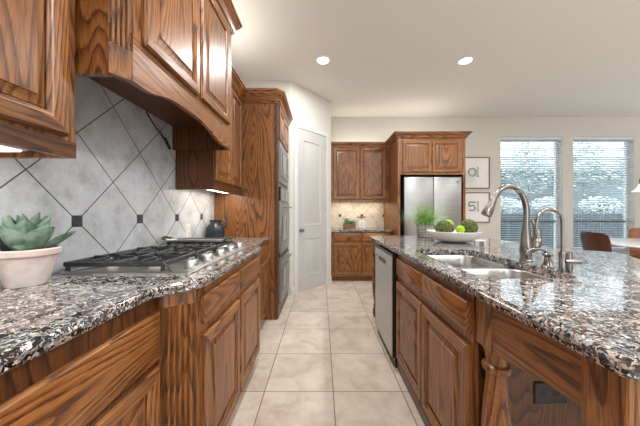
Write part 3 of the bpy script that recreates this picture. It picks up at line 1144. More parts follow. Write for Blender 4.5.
# jug
t = thing('ceramic_jug', 'small dark navy ceramic jug beside the oven tower', 'jug', (-1.075, 2.6, 0.914))
bm = B()
lathe(bm, [(0.070, 0.0), (0.080, 0.006), (0.086, 0.03), (0.087, 0.09), (0.084, 0.115), (0.070, 0.138), (0.056, 0.150), (0.052, 0.165), (0.058, 0.185), (0.060, 0.19), (0.054, 0.19), (0.048, 0.165), (0.05, 0.15), (0.075, 0.11), (0.075, 0.02), (0.01, 0.012)], (-1.075, 2.6, 0.9145), 40)
obj('body', bm, JUG, t)
bm = B()
tube(bm, spline([(-1.023, 2.59, 1.09), (-0.99, 2.585, 1.10), (-0.968, 2.58, 1.075), (-0.968, 2.58, 1.045), (-0.99, 2.588, 1.02)], 6), 0.010, 12, flat=0.7)
obj('handle', bm, JUG, t)

# potted succulent
PC = Vector((-1.085, 0.945, 0.9145))
t = thing('potted_succulent', 'green rosette succulent in whitewashed terracotta pot on left counter', 'potted plant', tuple(PC))
bm = B()
lathe(bm, [(0.053, 0), (0.056, 0.003), (0.076, 0.104), (0.082, 0.106), (0.088, 0.112), (0.090, 0.130), (0.087, 0.134), (0.080, 0.134), (0.077, 0.12), (0.073, 0.10), (0.01, 0.09)], PC, 48)
obj('pot', bm, TERRA, t)
bm = B()
lathe(bm, [(0.073, 0.100), (0.075, 0.115), (0.05, 0.12), (0.004, 0.121)], PC, 32)
obj('soil', bm, SOIL, t)


def succ_leaf(bm, c, az, el, length, width, curl):
    n, q = 9, 7
    L = []
    d = Vector((math.cos(az), math.sin(az), 0))
    sd = Vector((-math.sin(az), math.cos(az), 0))
    pos = Vector(c)
    e = el
    for i in range(n + 1):
        s = i / n
        wd = width * (0.40 + 0.60 * sm(min(1, s / 0.55))) * (1 if s < 0.55 else max(0, 1 - ((s - 0.55) / 0.45) ** 1.8))
        wd = max(wd, 0.0012)
        up = Vector((-d.x * math.sin(e), -d.y * math.sin(e), math.cos(e)))
        th = 0.006 * (1 - 0.6 * s) + 0.001
        ring = []
        for k in range(q):
            x = -1 + 2 * k / (q - 1)
            ring.append(pos + sd * x * wd + up * (abs(x) ** 1.6) * wd * 0.45)
        for k in range(q - 2, 0, -1):
            x = -1 + 2 * k / (q - 1)
            ring.append(pos + sd * x * wd + up * ((abs(x) ** 1.6) * wd * 0.45 - th * (1 - x * x) * 2))
        L.append(ring)
        pos = pos + (d * math.cos(e) + Vector((0, 0, 1)) * math.sin(e)) * (length / n)
        e += curl / n
    rings(bm, L, True, True)


bm = B()
cc = PC + Vector((0, 0, 0.118))
for az, el, ln, wd, z, cu in ((-84, 0.72, 0.125, 0.044, 0.0, 0.55), (-8, 0.70, 0.130, 0.044, 0.0, 0.55), (42, 0.42, 0.135, 0.036, 0.0, 0.4), (-48, 0.30, 0.095, 0.034, -0.004, 0.3), (82, 0.75, 0.115, 0.036, 0.0, 0.4),
                             (128, 1.05, 0.11, 0.036, 0.0, 0.3), (178, 1.15, 0.11, 0.036, 0.0, 0.3), (225, 1.1, 0.12, 0.038, 0.0, 0.3),
                             (-46, 1.02, 0.125, 0.036, 0.010, 0.35), (20, 1.05, 0.13, 0.034, 0.010, 0.35), (-110, 1.1, 0.13, 0.034, 0.010, 0.3), (70, 1.15, 0.13, 0.032, 0.012, 0.3), (150, 1.3, 0.12, 0.03, 0.012, 0.2), (220, 1.25, 0.13, 0.03, 0.012, 0.2),
                             (-60, 1.32, 0.125, 0.022, 0.02, 0.2), (15, 1.35, 0.13, 0.022, 0.02, 0.2), (100, 1.4, 0.12, 0.02, 0.02, 0.1), (190, 1.4, 0.12, 0.02, 0.02, 0.1)):
    a = R(az)
    succ_leaf(bm, cc + Vector((math.cos(a) * 0.014, math.sin(a) * 0.014, z)), a, el, ln, wd, cu)
obj('foliage', bm, SUCC, t)
bm = B()
succ_leaf(bm, cc + Vector((-0.03, -0.02, 0.0)), R(250), 0.9, 0.125, 0.03, 0.2)
succ_leaf(bm, cc + Vector((-0.02, -0.03, 0.0)), R(215), 1.1, 0.12, 0.028, 0.3)
obj('foliage', bm, SUCCD, t, 'dark green rounded leaf at left')

# ================================================================== back of the kitchen
t = thing('base_cabinet', 'oak base cabinet under the small back counter beside pantry door', 'cabinet', (0.68, 4.7, 0))
bm = B()
box(bm, 0.164, 1.213, 4.37, YB - 0.002, 0.085, 0.849)
box(bm, 0.164, 1.213, 4.44, YB - 0.002, 0, 0.085)
obj('body', bm, [WZ], t)
fr = Fr((0.164, 4.37, 0), (0, -1, 0))
drawer_front(t, fr, 0.045, 0.696, 0.465, 0.14)
drawer_front(t, fr, 0.53, 0.696, 0.465, 0.14)
panel_door(t, fr, 0.045, 0.095, 0.465, 0.56)
panel_door(t, fr, 0.53, 0.095, 0.465, 0.56)
e2 = [(i, z - 0.024) for i, z in EDGE]
obj('countertop', slab(B(), [(0.163, 4.335), (1.213, 4.335), (1.213, YB - 0.013), (0.163, YB - 0.013)], e2), GR, None, 'small granite counter at the back left of the fridge', cat='countertop', sharp=9)
t = thing('wall_cabinet', 'two door oak wall cabinet above the small back counter', 'cabinet', (0.69, 4.8, 1.36))
bm = B()
box(bm, 0.164, 1.213, 4.67, YB - 0.002, 1.395, 2.37)
box(bm, 0.164, 1.213, 4.65, 4.67, 1.36, 2.37)
obj('body', bm, [WZ], t)
fr = Fr((0.164, 4.65, 0), (0, -1, 0))
panel_door(t, fr, 0.05, 1.415, 0.475, 0.94)
panel_door(t, fr, 0.538, 1.415, 0.475, 0.94)
bm = B()
sweep(bm, [(0.164, 4.65), (1.213, 4.65)], crown_prof(2.36, 2.45, 0.7))
obj('crown', bm, [WX], t)
area_light('under_lamp', (0.69, 4.80, 1.388), (0, 0, 0), 0.9, 3.2, (1, 0.84, 0.62), 'RECTANGLE', 0.08)
obj('under_cabinet_light', box(B(), 0.24, 1.14, 4.76, 4.84, 1.3895, 1.3945), UNDERE, None, 'slim light strip under the back wall cabinet', cat='light')

# fridge surround
t = thing('fridge_cabinet', 'oak surround with two doors built above the fridge', 'cabinet', (1.75, 4.6, 0))
FY = 4.08
obj('side_panel', box(B(), 1.216, 1.256, FY, YB - 0.002, 0, 2.37, 0.002), [WZ], t)
obj('side_panel', box(B(), 2.256, 2.296, FY, YB - 0.016, 0, 2.37, 0.002), [WZ], t)
obj('upper_box', box(B(), 1.2565, 2.2555, FY + 0.004, YB - 0.002, 1.785, 2.37), [WX], t)
fr = Fr((1.2565, FY + 0.004, 0), (0, -1, 0))
panel_door(t, fr, 0.035, 1.82, 0.46, 0.505, fw=0.055)
panel_door(t, fr, 0.505, 1.82, 0.46, 0.505, fw=0.055)
bm = B()
sweep(bm, [(1.216, 4.575), (1.216, FY), (2.296, FY), (2.296, YB - 0.002)], crown_prof(2.36, 2.455, 0.9))
obj('crown', bm, [WX], t)

# fridge
t = thing('refrigerator', 'stainless french door refrigerator in the oak surround', 'refrigerator', (1.77, 4.5, 0))
obj('body', box(B(), 1.32, 2.222, 4.16, 4.93, 0.02, 1.745, 0.005), plain('fridge_case', (0.05, 0.05, 0.052), 0.5), t)
FXM = 1.785
for x0, x1 in ((1.315, FXM - 0.003), (FXM + 0.003, 2.226)):
    obj('door', box(B(), x0, x1, 4.07, 4.155, 0.72, 1.745, 0.008, seg=2), STEEL, t)
obj('freezer_drawer', box(B(), 1.315, 2.226, 4.07, 4.155, 0.06, 0.71, 0.008, seg=2), STEEL, t)
bm = B()
tube(bm, [(1.40, 4.03, 0.63), (2.14, 4.03, 0.63)], 0.010, 10)
for x in (1.45, 2.09):
    tube(bm, [(x, 4.068, 0.63), (x, 4.03, 0.63)], 0.008, 10)
obj('handle', bm, STEEL, t)
bm = B()
ring = [(2.165 + 0.017 * math.cos(2 * PI * k / 24), 4.0685, 1.665 + 0.017 * math.sin(2 * PI * k / 24)) for k in range(25)]
tube(bm, ring, 0.0025, 6)
tube(bm, [(2.158, 4.0685, 1.672), (2.158, 4.0685, 1.658), (2.166, 4.0685, 1.658)], 0.0016, 6)
tube(bm, [(2.173, 4.0685, 1.671), (2.168, 4.0685, 1.672), (2.168, 4.0685, 1.66), (2.175, 4.0685, 1.661)], 0.0016, 6)
obj('round_badge', bm, plain('badge_grey', (0.12, 0.12, 0.13), 0.4), t)

# planter and scale on the back counter
ZC = 0.8905
t = thing('herb_planter', 'small wooden box planter with green herbs on the back counter', 'potted plant', (0.49, 4.72, ZC))
bm = B()
x0, x1, y0, y1 = 0.40, 0.62, 4.64, 4.76
box(bm, x0, x1, y0, y0 + 0.01, ZC, ZC + 0.085, 0.002)
box(bm, x0, x1, y1 - 0.01, y1, ZC, ZC + 0.085, 0.002)
box(bm, x0, x0 + 0.01, y0 + 0.0101, y1 - 0.0101, ZC, ZC + 0.085, 0.002)
box(bm, x1 - 0.01, x1, y0 + 0.0101, y1 - 0.0101, ZC, ZC + 0.085, 0.002)
box(bm, x0 + 0.0101, x1 - 0.0101, y0 + 0.0101, y1 - 0.0101, ZC, ZC + 0.01)
obj('box', bm, WW, t)
obj('soil', box(B(), x0 + 0.011, x1 - 0.011, y0 + 0.011, y1 - 0.011, ZC + 0.011, ZC + 0.07), SOIL, t)
bm = B()
for k in range(130):
    c = Vector((random.uniform(x0 + 0.02, x1 - 0.02), random.uniform(y0 + 0.02, y1 - 0.02), ZC + 0.065))
    az = random.uniform(0, 2 * PI)
    hgt = random.uniform(0.01, 0.09) * (1.25 if c.x < 0.5 else 0.75)
    top = c + Vector((math.cos(az) * 0.03, math.sin(az) * 0.02, hgt))
    d1 = Vector((math.cos(az), math.sin(az), 0.4)).normalized() * random.uniform(0.022, 0.036)
    d2 = d1.cross(Vector((0, 0, 1))).normalized() * 0.012
    up = Vector((0, 0, 0.003))
    base = [top, top + d1 * 0.5 + d2, top + d1, top + d1 * 0.5 - d2]
    rings(bm, [base, [p + up for p in base]], True, True)
    tube(bm, [c, top], 0.0015, 4)
obj('foliage', bm, HERB, t)

SX, SY = 0.735, 4.70
t = thing('kitchen_scale', 'white retro kitchen scale with round dial and brass pan', 'kitchen scale', (SX, SY, ZC))
bm = B()
rings(bm, [[(SX + a * 0.065, SY + b * 0.06, ZC) for a, b in ((-1, -1), (1, -1), (1, 1), (-1, 1))], [(SX + a * 0.068, SY + b * 0.06, ZC + 0.03) for a, b in ((-1, -1), (1, -1), (1, 1), (-1, 1))],
           [(SX + a * 0.058, SY + b * 0.05, ZC + 0.12) for a, b in ((-1, -1), (1, -1), (1, 1), (-1, 1))], [(SX + a * 0.03, SY + b * 0.03, ZC + 0.165) for a, b in ((-1, -1), (1, -1), (1, 1), (-1, 1))]], True, True)
bmesh.ops.bevel(bm, geom=bm.edges[:], offset=0.008, segments=2, affect='EDGES')
obj('body', bm, plain('cream_enamel', (0.78, 0.77, 0.72), 0.3), t)
fr = Fr((SX, SY - 0.062, ZC + 0.078), (0, -1, 0))
dl = obj('dial', along(fr, fr.o.copy(), [(0.050, -0.004), (0.050, 0.004), (0.046, 0.006), (0.044, 0.004), (0.001, 0.004)], 36), plain('dial_white', (0.8, 0.8, 0.78), 0.3), t)
bm = B()
for k in range(12):
    a = 2 * PI * k / 12
    p = fr.p(math.cos(a) * 0.036, math.sin(a) * 0.036, 0.0055)
    q = fr.p(math.cos(a) * 0.042, math.sin(a) * 0.042, 0.0055)
    tube(bm, [p, q], 0.0016, 5)
tube(bm, [fr.p(0, -0.008, 0.0065), fr.p(0.008, 0.032, 0.0065)], 0.002, 5)
obj('needle', bm, INK, dl)
bm = B()
lathe(bm, [(0.012, 0.160), (0.012, 0.185), (0.05, 0.188), (0.085, 0.205), (0.088, 0.215), (0.083, 0.215), (0.05, 0.196), (0.004, 0.194)], (SX, SY, ZC), 32)
obj('pan', bm, BRASS, t)

# framed prints
for k, (z0, z1) in enumerate(((1.645, 2.26), (0.985, 1.575))):
    xa, xb = 2.67, 3.275
    t = thing('picture_frame', ('upper' if k == 0 else 'lower') + ' framed print with thin brown frame on back wall', 'picture', ((xa + xb) / 2, YB - 0.02, z0), 'framed prints beside the fridge')
    fr = Fr((xa, YB - 0.001, z0), (0, -1, 0))
    W_, H_ = xb - xa, z1 - z0
    bm = B()
    rect_rings(bm, fr, 0, 0, W_, H_, [(0, 0), (0, 0.026), (0.016, 0.026), (0.017, 0.012), (0.017, 0), (0, 0)], (0, 0))
    bmesh.ops.remove_doubles(bm, verts=bm.verts[:], dist=1e-5)
    obj('frame', bm, FRAMEW, t)
    bm = B()
    rect_rings(bm, fr, 0.017, 0.017, W_ - 0.034, H_ - 0.034, [(0, 0.001), (0, 0.010)], (0, 0), True, True)
    pp = obj('print', bm, PAPER, t)
    bm = B()
    cx, cz = W_ * 0.50, H_ * 0.52
    if k == 0:
        for rr, th in ((0.078, 0.010), (0.052, 0.005)):
            tube(bm, [fr.p(cx - 0.035 + rr * math.cos(2 * PI * j / 28), cz + rr * math.sin(2 * PI * j / 28), 0.0135) for j in range(29)], th * 0.6, 6)
    else:
        tube(bm, spline([fr.p(*q, 0.0135) for q in ((cx + 0.03, cz + 0.085), (cx - 0.09, cz + 0.085), (cx - 0.095, cz + 0.01), (cx - 0.03, cz + 0.03), (cx + 0.02, cz - 0.02), (cx - 0.02, cz - 0.075), (cx - 0.1, cz - 0.06))], 8), 0.009, 6)
    tube(bm, [fr.p(cx + 0.075, cz - 0.085, 0.0135), fr.p(cx + 0.075, cz + 0.10, 0.0135)], 0.006, 6)
    tube(bm, [fr.p(cx + 0.055, cz - 0.085, 0.0135), fr.p(cx + 0.1, cz - 0.085, 0.0135)], 0.004, 6)
    tube(bm, [fr.p(cx + 0.055, cz + 0.10, 0.0135), fr.p(cx + 0.08, cz + 0.10, 0.0135)], 0.004, 6)
    obj('drawing', bm, INK, pp)

# ================================================================== island
IX = 0.575
t = thing('island_cabinet', 'oak kitchen island base with turned legs and raised panel doors', 'kitchen island', (1.0, 1.7, 0))
bm = B()
# hollow carcass: face frame, end panels, back
box(bm, IX, IX + 0.02, 0.965, 1.935, 0.075, 0.874)
box(bm, IX + 0.012, IX + 0.02, 0.965, 1.935, 0.0, 0.075)
obj('face_frame', bm, [WZ], t)
obj('filler_panel', box(B(), IX, IX + 0.02, 2.545, 2.64, 0.0, 0.874), [WZ], t)
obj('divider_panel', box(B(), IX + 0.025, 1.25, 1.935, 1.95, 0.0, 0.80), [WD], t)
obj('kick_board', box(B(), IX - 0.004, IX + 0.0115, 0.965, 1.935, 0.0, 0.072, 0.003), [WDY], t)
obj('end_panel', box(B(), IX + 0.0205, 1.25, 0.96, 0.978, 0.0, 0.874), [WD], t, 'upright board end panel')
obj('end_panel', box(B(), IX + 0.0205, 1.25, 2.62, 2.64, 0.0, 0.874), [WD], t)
obj('back_panel', box(B(), 1.251, 1.27, 0.96, 2.64, 0.0, 0.874), [WZ], t)
fr = Fr((IX, 1.93, 0), (-1, 0, 0))
drawer_front(t, fr, 0.018, 0.715, 0.475, 0.124)
drawer_front(t, fr, 0.50, 0.715, 0.45, 0.124)
panel_door(t, fr, 0.018, 0.100, 0.475, 0.57)
panel_door(t, fr, 0.50, 0.100, 0.45, 0.57)
LEGP = [(0.036, 0.012), (0.040, 0.03), (0.042, 0.07), (0.036, 0.10), (0.028, 0.115), (0.034, 0.125), (0.034, 0.14), (0.027, 0.15), (0.030, 0.19), (0.040, 0.27), (0.046, 0.35), (0.046, 0.42), (0.041, 0.50), (0.034, 0.57), (0.032, 0.605), (0.034, 0.615), (0.043, 0.622), (0.046, 0.632), (0.043, 0.642), (0.034, 0.648), (0.034, 0.665), (0.040, 0.690), (0.044, 0.700)]


def island_leg(cx, cy):
    bm = B()
    lathe(bm, [(0.034, 0.0)] + LEGP, (cx, cy, 0.0), 32)
    box(bm, cx - 0.045, cx + 0.045, cy - 0.045, cy + 0.045, 0.7, 0.874, 0.003)
    return obj('leg', bm, [WZ], t)


island_leg(0.622, 0.912)
island_leg(0.622, 0.527)
island_leg(0.622, 2.905)
island_leg(1.40, 0.527)
island_leg(1.40, 2.905)
bm = B()
ar = [(0.5725, 0.874), (0.5725, 0.742)]
for k in range(9):
    s = k / 8
    ar.append((0.5725 + (0.866 - 0.5725) * s, 0.745 - 0.048 * s + 0.010 * math.sin(PI * s)))
ar += [(0.866, 0.874)]
prism(bm, ar, 0, 0.58, 0.602)
obj('apron', bm, [WY], t)
obj('apron', box(B(), 0.668, 1.354, 0.49, 0.512, 0.73, 0.874), [WX], t)
obj('apron', box(B(), 0.58, 0.602, 2.642, 2.859, 0.73, 0.874), [WY], t)
obj('apron', box(B(), 0.668, 1.354, 2.92, 2.942, 0.73, 0.874), [WX], t)
obj('apron', box(B(), 1.42, 1.442, 0.573, 2.859, 0.73, 0.874), [WY], t)
EF = Fr((0, 0.96, 0), (0, -1, 0))
outlet('wall_outlet', 'black outlet set into the oak end of the island', EF, 0.858, 0.505, 0.125, 0.082, BLACK, True)

# dishwasher
t = thing('dishwasher', 'stainless dishwasher built into the island', 'dishwasher', (0.85, 2.24, 0))
DY0, DY1 = 1.945, 2.535
obj('tub', box(B(), IX + 0.022, 1.15, 1.96, 2.53, 0.05, 0.86), BLACK, t)
d = obj('door', box(B(), 0.541, IX + 0.02, DY0, DY1, 0.075, 0.862, 0.003), BLACK, t, 'black door edge')
obj('front_panel', box(B(), 0.533, 0.5405, DY0 + 0.004, DY1, 0.08, 0.838, 0.002), STEELD, d)
obj('handle', box(B(), 0.5295, 0.534, 2.13, 2.37, 0.752, 0.782, 0.002), BLACK, d)
obj('badge', box(B(), 0.5315, 0.5335, 2.44, 2.475, 0.772, 0.782, 0.0005), INK, d)
obj('kick_plate', box(B(), 0.56, IX + 0.02, DY0, DY1, 0.0, 0.07), BLACK, t)

# island countertop with sink cutout
edge_r = spline([(1.66, 0.46, 0), (1.74, 1.0, 0), (1.80, 1.40, 0), (1.96, 1.66, 0), (1.93, 1.77, 0), (1.82, 1.84, 0), (1.79, 1.95, 0), (1.79, 2.15, 0), (1.75, 2.45, 0), (1.70, 2.80, 0)], 5)
ip = []
for k in range(7):
    a = R(180 + 90 * k / 6)
    ip.append((0.545 + 0.035 + 0.035 * math.cos(a), 0.452 + 0.035 + 0.035 * math.sin(a)))
ip += [(p.x, p.y) for p in edge_r]
ip += [(1.68, 2.955), (0.575, 2.955), (0.55, 2.945), (0.545, 2.92)]
SX0, SX1, SY0, SY1 = 0.655, 1.065, 1.03, 1.84
hole = rrect(SX0, SX1, SY0, SY1, 0.07)
obj('countertop', slab(B(), ip, EDGE, [hole[::-1]]), GR, None, 'polished speckled granite top of the island with sink cutout', cat='countertop', sharp=9)

# sink
t = thing('kitchen_sink', 'stainless double bowl undermount sink in the island counter', 'sink', (0.86, 1.43, 0.66))
YD = 1.41


def basin(y0, y1):
    bm = B()
    L = []
    for i, z in ((-0.012, 0.8735), (0.004, 0.8735), (0.008, 0.868), (0.014, 0.80), (0.018, 0.72), (0.028, 0.695), (0.06, 0.685)):
        r = 0.072 if i < 0.02 else 0.06
        L.append([(p[0], p[1], z) for p in rrect(SX0 + i, SX1 - i, y0 + i, y1 - i, max(0.03, r - i * 0.3))])
    rings(bm, L, False, True)
    b_ = obj('basin', bm, SINKS, t)
    bm = B()
    lathe(bm, [(0.045, 0), (0.045, 0.003), (0.036, 0.004), (0.030, -0.0), (0.004, -0.001)], ((SX0 + SX1) / 2 + 0.05, (y0 + y1) / 2, 0.6858), 28)
    obj('drain', bm, CHROME, b_)


basin(SY0, YD - 0.014)
basin(YD + 0.014, SY1)

# pull-down faucet
ZI = 0.9145
FX, FYY = 1.118, 1.40
t = thing('kitchen_faucet', 'tall nickel pull-down faucet with curved neck behind the sink', 'faucet', (FX, FYY, ZI))
bm = B()
lathe(bm, [(0.031, 0), (0.031, 0.006), (0.027, 0.012), (0.028, 0.04), (0.029, 0.07), (0.026, 0.11), (0.020, 0.16), (0.016, 0.20)], (FX, FYY, ZI), 32)
obj('base', bm, NICKEL, t)
bm = B()
neck = spline([(FX, FYY, ZI + 0.195), (FX + 0.003, FYY, ZI + 0.25), (FX - 0.002, FYY, ZI + 0.31), (FX - 0.025, FYY, ZI + 0.37), (FX - 0.065, FYY, ZI + 0.405), (FX - 0.105, FYY, ZI + 0.408), (FX - 0.145, FYY, ZI + 0.385), (FX - 0.172, FYY, ZI + 0.345)], 6)
tube(bm, neck, 0.0145, 16)
obj('spout', bm, NICKEL, t)
bm = B()
p0, p1 = Vector((FX - 0.172, FYY, ZI + 0.345)), Vector((FX - 0.218, FYY, ZI + 0.25))
tube(bm, [p0, p0.lerp(p1, 0.08), p0.lerp(p1, 0.1), p0.lerp(p1, 0.5), p0.lerp(p1, 0.92), p1], [0.015, 0.0165, 0.0165, 0.021, 0.027, 0.026], 20)
obj('spray_head', bm, NICKEL, t)
bm = B()
tube(bm, spline([(FX + 0.018, FYY, ZI + 0.055), (FX + 0.040, FYY - 0.01, ZI + 0.085), (FX + 0.052, FYY - 0.01, ZI + 0.12), (FX + 0.050, FYY - 0.01, ZI + 0.16), (FX + 0.040, FYY - 0.005, ZI + 0.20), (FX + 0.032, FYY, ZI + 0.225)], 5),
     [0.018, 0.021, 0.023, 0.0245, 0.0255, 0.026, 0.026, 0.0255, 0.025, 0.024, 0.0225, 0.021, 0.0195, 0.018, 0.0165, 0.015, 0.0135, 0.012, 0.0105, 0.009, 0.008, 0.007, 0.006, 0.005, 0.0045, 0.003], 16)
obj('handle', bm, NICKEL, t)

# soap dispenser
DX, DYY = 1.10, 1.245
t = thing('soap_dispenser', 'small nickel soap dispenser with curved spout between the two faucets', 'soap dispenser', (DX, DYY, ZI))
bm = B()
lathe(bm, [(0.026, 0), (0.026, 0.004), (0.020, 0.012), (0.014, 0.04), (0.013, 0.05), (0.020, 0.056), (0.022, 0.064), (0.018, 0.070), (0.003, 0.072)], (DX, DYY, ZI), 28)
obj('body', bm, NICKEL, t)
bm = B()
tube(bm, spline([(DX, DYY, ZI + 0.066), (DX - 0.03, DYY, ZI + 0.086), (DX - 0.065, DYY, ZI + 0.088), (DX - 0.095, DYY, ZI + 0.078), (DX - 0.105, DYY, ZI + 0.062)], 6), 0.0055, 12)
obj('spout', bm, NICKEL, t)

# filtered water tap
TXX, TYY = 1.082, 1.15
t = thing('water_filter_tap', 'slim nickel gooseneck water tap nearest the island corner', 'faucet', (TXX, TYY, ZI))
bm = B()
lathe(bm, [(0.019, 0), (0.019, 0.004), (0.013, 0.008), (0.013, 0.085), (0.010, 0.09)], (TXX, TYY, ZI), 24)
lathe(bm, [(0.003, 0), (0.0145, 0.004), (0.0145, 0.086), (0.003, 0.09)], (TXX + 0.028, TYY, ZI + 0.0), 24)
obj('base', bm, NICKEL, t)
bm = B()
gp = [(TXX, TYY, ZI + 0.088), (TXX, TYY, ZI + 0.16), (TXX, TYY, ZI + 0.215)]
for k in range(1, 11):
    a = R(18 * k)
    gp.append((TXX - 0.058 + 0.058 * math.cos(a), TYY, ZI + 0.218 + 0.062 * math.sin(a)))
gp.append((TXX - 0.117, TYY, ZI + 0.19))
tube(bm, gp, 0.0068, 14)
obj('spout', bm, NICKEL, t)
bm = B()
tube(bm, [(TXX + 0.005, TYY - 0.012, ZI + 0.048), (TXX + 0.03, TYY - 0.02, ZI + 0.05), (TXX + 0.058, TYY - 0.024, ZI + 0.05)], [0.009, 0.010, 0.011], 14)
obj('lever', bm, NICKEL, t)

# bowl with moss balls
BX, BY = 1.20, 2.33
bowl = B()
lathe(bowl, [(0.085, 0), (0.095, 0.002), (0.14, 0.012), (0.19, 0.04), (0.222, 0.078), (0.230, 0.097), (0.226, 0.099), (0.218, 0.084), (0.185, 0.048), (0.135, 0.022), (0.01, 0.016)], (BX, BY, ZI), 56)
obj('fruit_bowl', bowl, CERAM, None, 'wide shallow white ceramic bowl holding green moss balls', cat='bowl')


def moss_ball(c, r, mat, label, rough=0.12):
    bm = B()
    bmesh.ops.create_icosphere(bm, subdivisions=4, radius=r, matrix=Matrix.Translation(c))
    for v in bm.verts:
        d = (v.co - Vector(c)).normalized()
        n_ = noise.noise(d * 7 + Vector(c) * 10) * 0.5 + noise.noise(d * 19 + Vector(c) * 10) * 0.6
        v.co += d * r * rough * n_
    obj('moss_ball', bm, mat, None, label, cat='moss ball', group='moss balls in the white bowl', sharp=180)


moss_ball((BX - 0.085, BY - 0.005, ZI + 0.117), 0.076, MOSS, 'dark green moss ball at left in the white bowl', 0.16)
moss_ball((BX + 0.132, BY - 0.01, ZI + 0.130), 0.073, MOSS, 'dark green moss ball at right in the white bowl', 0.16)
moss_ball((BX + 0.0, BY + 0.105, ZI + 0.145), 0.053, LIME, 'lime green ball at back, taller one, in the white bowl', 0.08)
moss_ball((BX + 0.022, BY - 0.075, ZI + 0.115), 0.036, LIME, 'small lime green ball at front centre of the white bowl', 0.08)

# grass in a wire basket pot
GXX, GYY = 1.13, 2.785
t = thing('potted_grass', 'tufted green grass in white pot wrapped by wire basket', 'potted plant', (GXX, GYY, ZI))
bm = B()
lathe(bm, [(0.066, 0.004), (0.07, 0.01), (0.080, 0.13), (0.082, 0.14), (0.076, 0.14), (0.072, 0.12), (0.01, 0.115)], (GXX, GYY, ZI), 36)
obj('pot', bm, CERAM, t)
bm = B()
for z, r in ((0.006, 0.080), (0.030, 0.084), (0.055, 0.085), (0.085, 0.086), (0.125, 0.092), (0.138, 0.094)):
    tube(bm, [(GXX + r * math.cos(2 * PI * k / 32), GYY + r * math.sin(2 * PI * k / 32), ZI + z) for k in range(33)], 0.0032, 6, caps=False)
for k in range(16):
    a = 2 * PI * k / 16
    tube(bm, [(GXX + 0.080 * math.cos(a), GYY + 0.080 * math.sin(a), ZI + 0.006), (GXX + 0.094 * math.cos(a), GYY + 0.094 * math.sin(a), ZI + 0.138)], 0.002, 5)
obj('wire_basket', bm, plain('grey_wire', (0.22, 0.22, 0.22), 0.35, 0.9), t)
bm = B()
for k in range(620):
    a = random.uniform(0, 2 * PI)
    r = 0.06 * math.sqrt(random.random())
    p = Vector((GXX + r * math.cos(a), GYY + r * math.sin(a), ZI + 0.11))
    a2 = a + random.uniform(-0.6, 0.6)
    ln = random.uniform(0.13, 0.31)
    lean = random.uniform(0.1, 1.3) * (0.5 + r / 0.06)
    d = Vector((math.cos(a2), math.sin(a2), 0))
    sd = Vector((-d.y, d.x, 0))
    L = []
    e = PI / 2 - lean * 0.35
    wv = random.uniform(0.0018, 0.0034)
    for i in range(6):
        s = i / 5
        ww = wv * (1 - s * 0.85)
        L.append([p - sd * ww, p + sd * ww, p + Vector((0, 0, 0.0006)) + sd * ww * 0.2])
        p = p + (d * math.cos(e) + Vector((0, 0, 1)) * math.sin(e)) * (ln / 5)
        e -= lean * 0.32
    rings(bm, L, True, True)
obj('grass', bm, GRASS, t, kind='stuff')

# small pop-up box on the island
t = thing('countertop_outlet_box', 'small grey box with white edges standing behind the sink', 'outlet box', (1.235, 2.0, ZI))
obj('housing', box(B(), 1.212, 1.262, 1.97, 2.02, ZI, ZI + 0.05, 0.003), WHITEP, t)
obj('face_plate', box(B(), 1.214, 1.252, 1.966, 1.9695, ZI + 0.003, ZI + 0.044, 0.001), plain('warm_grey', (0.16, 0.15, 0.14), 0.4), t)

# ================================================================== dining corner
TCX, TCY = 4.76, 3.55
t = thing('dining_table', 'round white pedestal dining table near the right window', 'table', (TCX, TCY, 0))
bm = B()
lathe(bm, [(0.76, 0.725), (0.785, 0.732), (0.79, 0.742), (0.785, 0.752), (0.775, 0.755), (0.01, 0.755)], (TCX, TCY, 0), 64)
obj('tabletop', bm, TABLEW, t)
bm = B()
lathe(bm, [(0.32, 0.0), (0.33, 0.01), (0.30, 0.025), (0.12, 0.05), (0.06, 0.12), (0.045, 0.3), (0.05, 0.55), (0.10, 0.68), (0.25, 0.724)], (TCX, TCY, 0), 48)
obj('pedestal', bm, TABLEW, t)


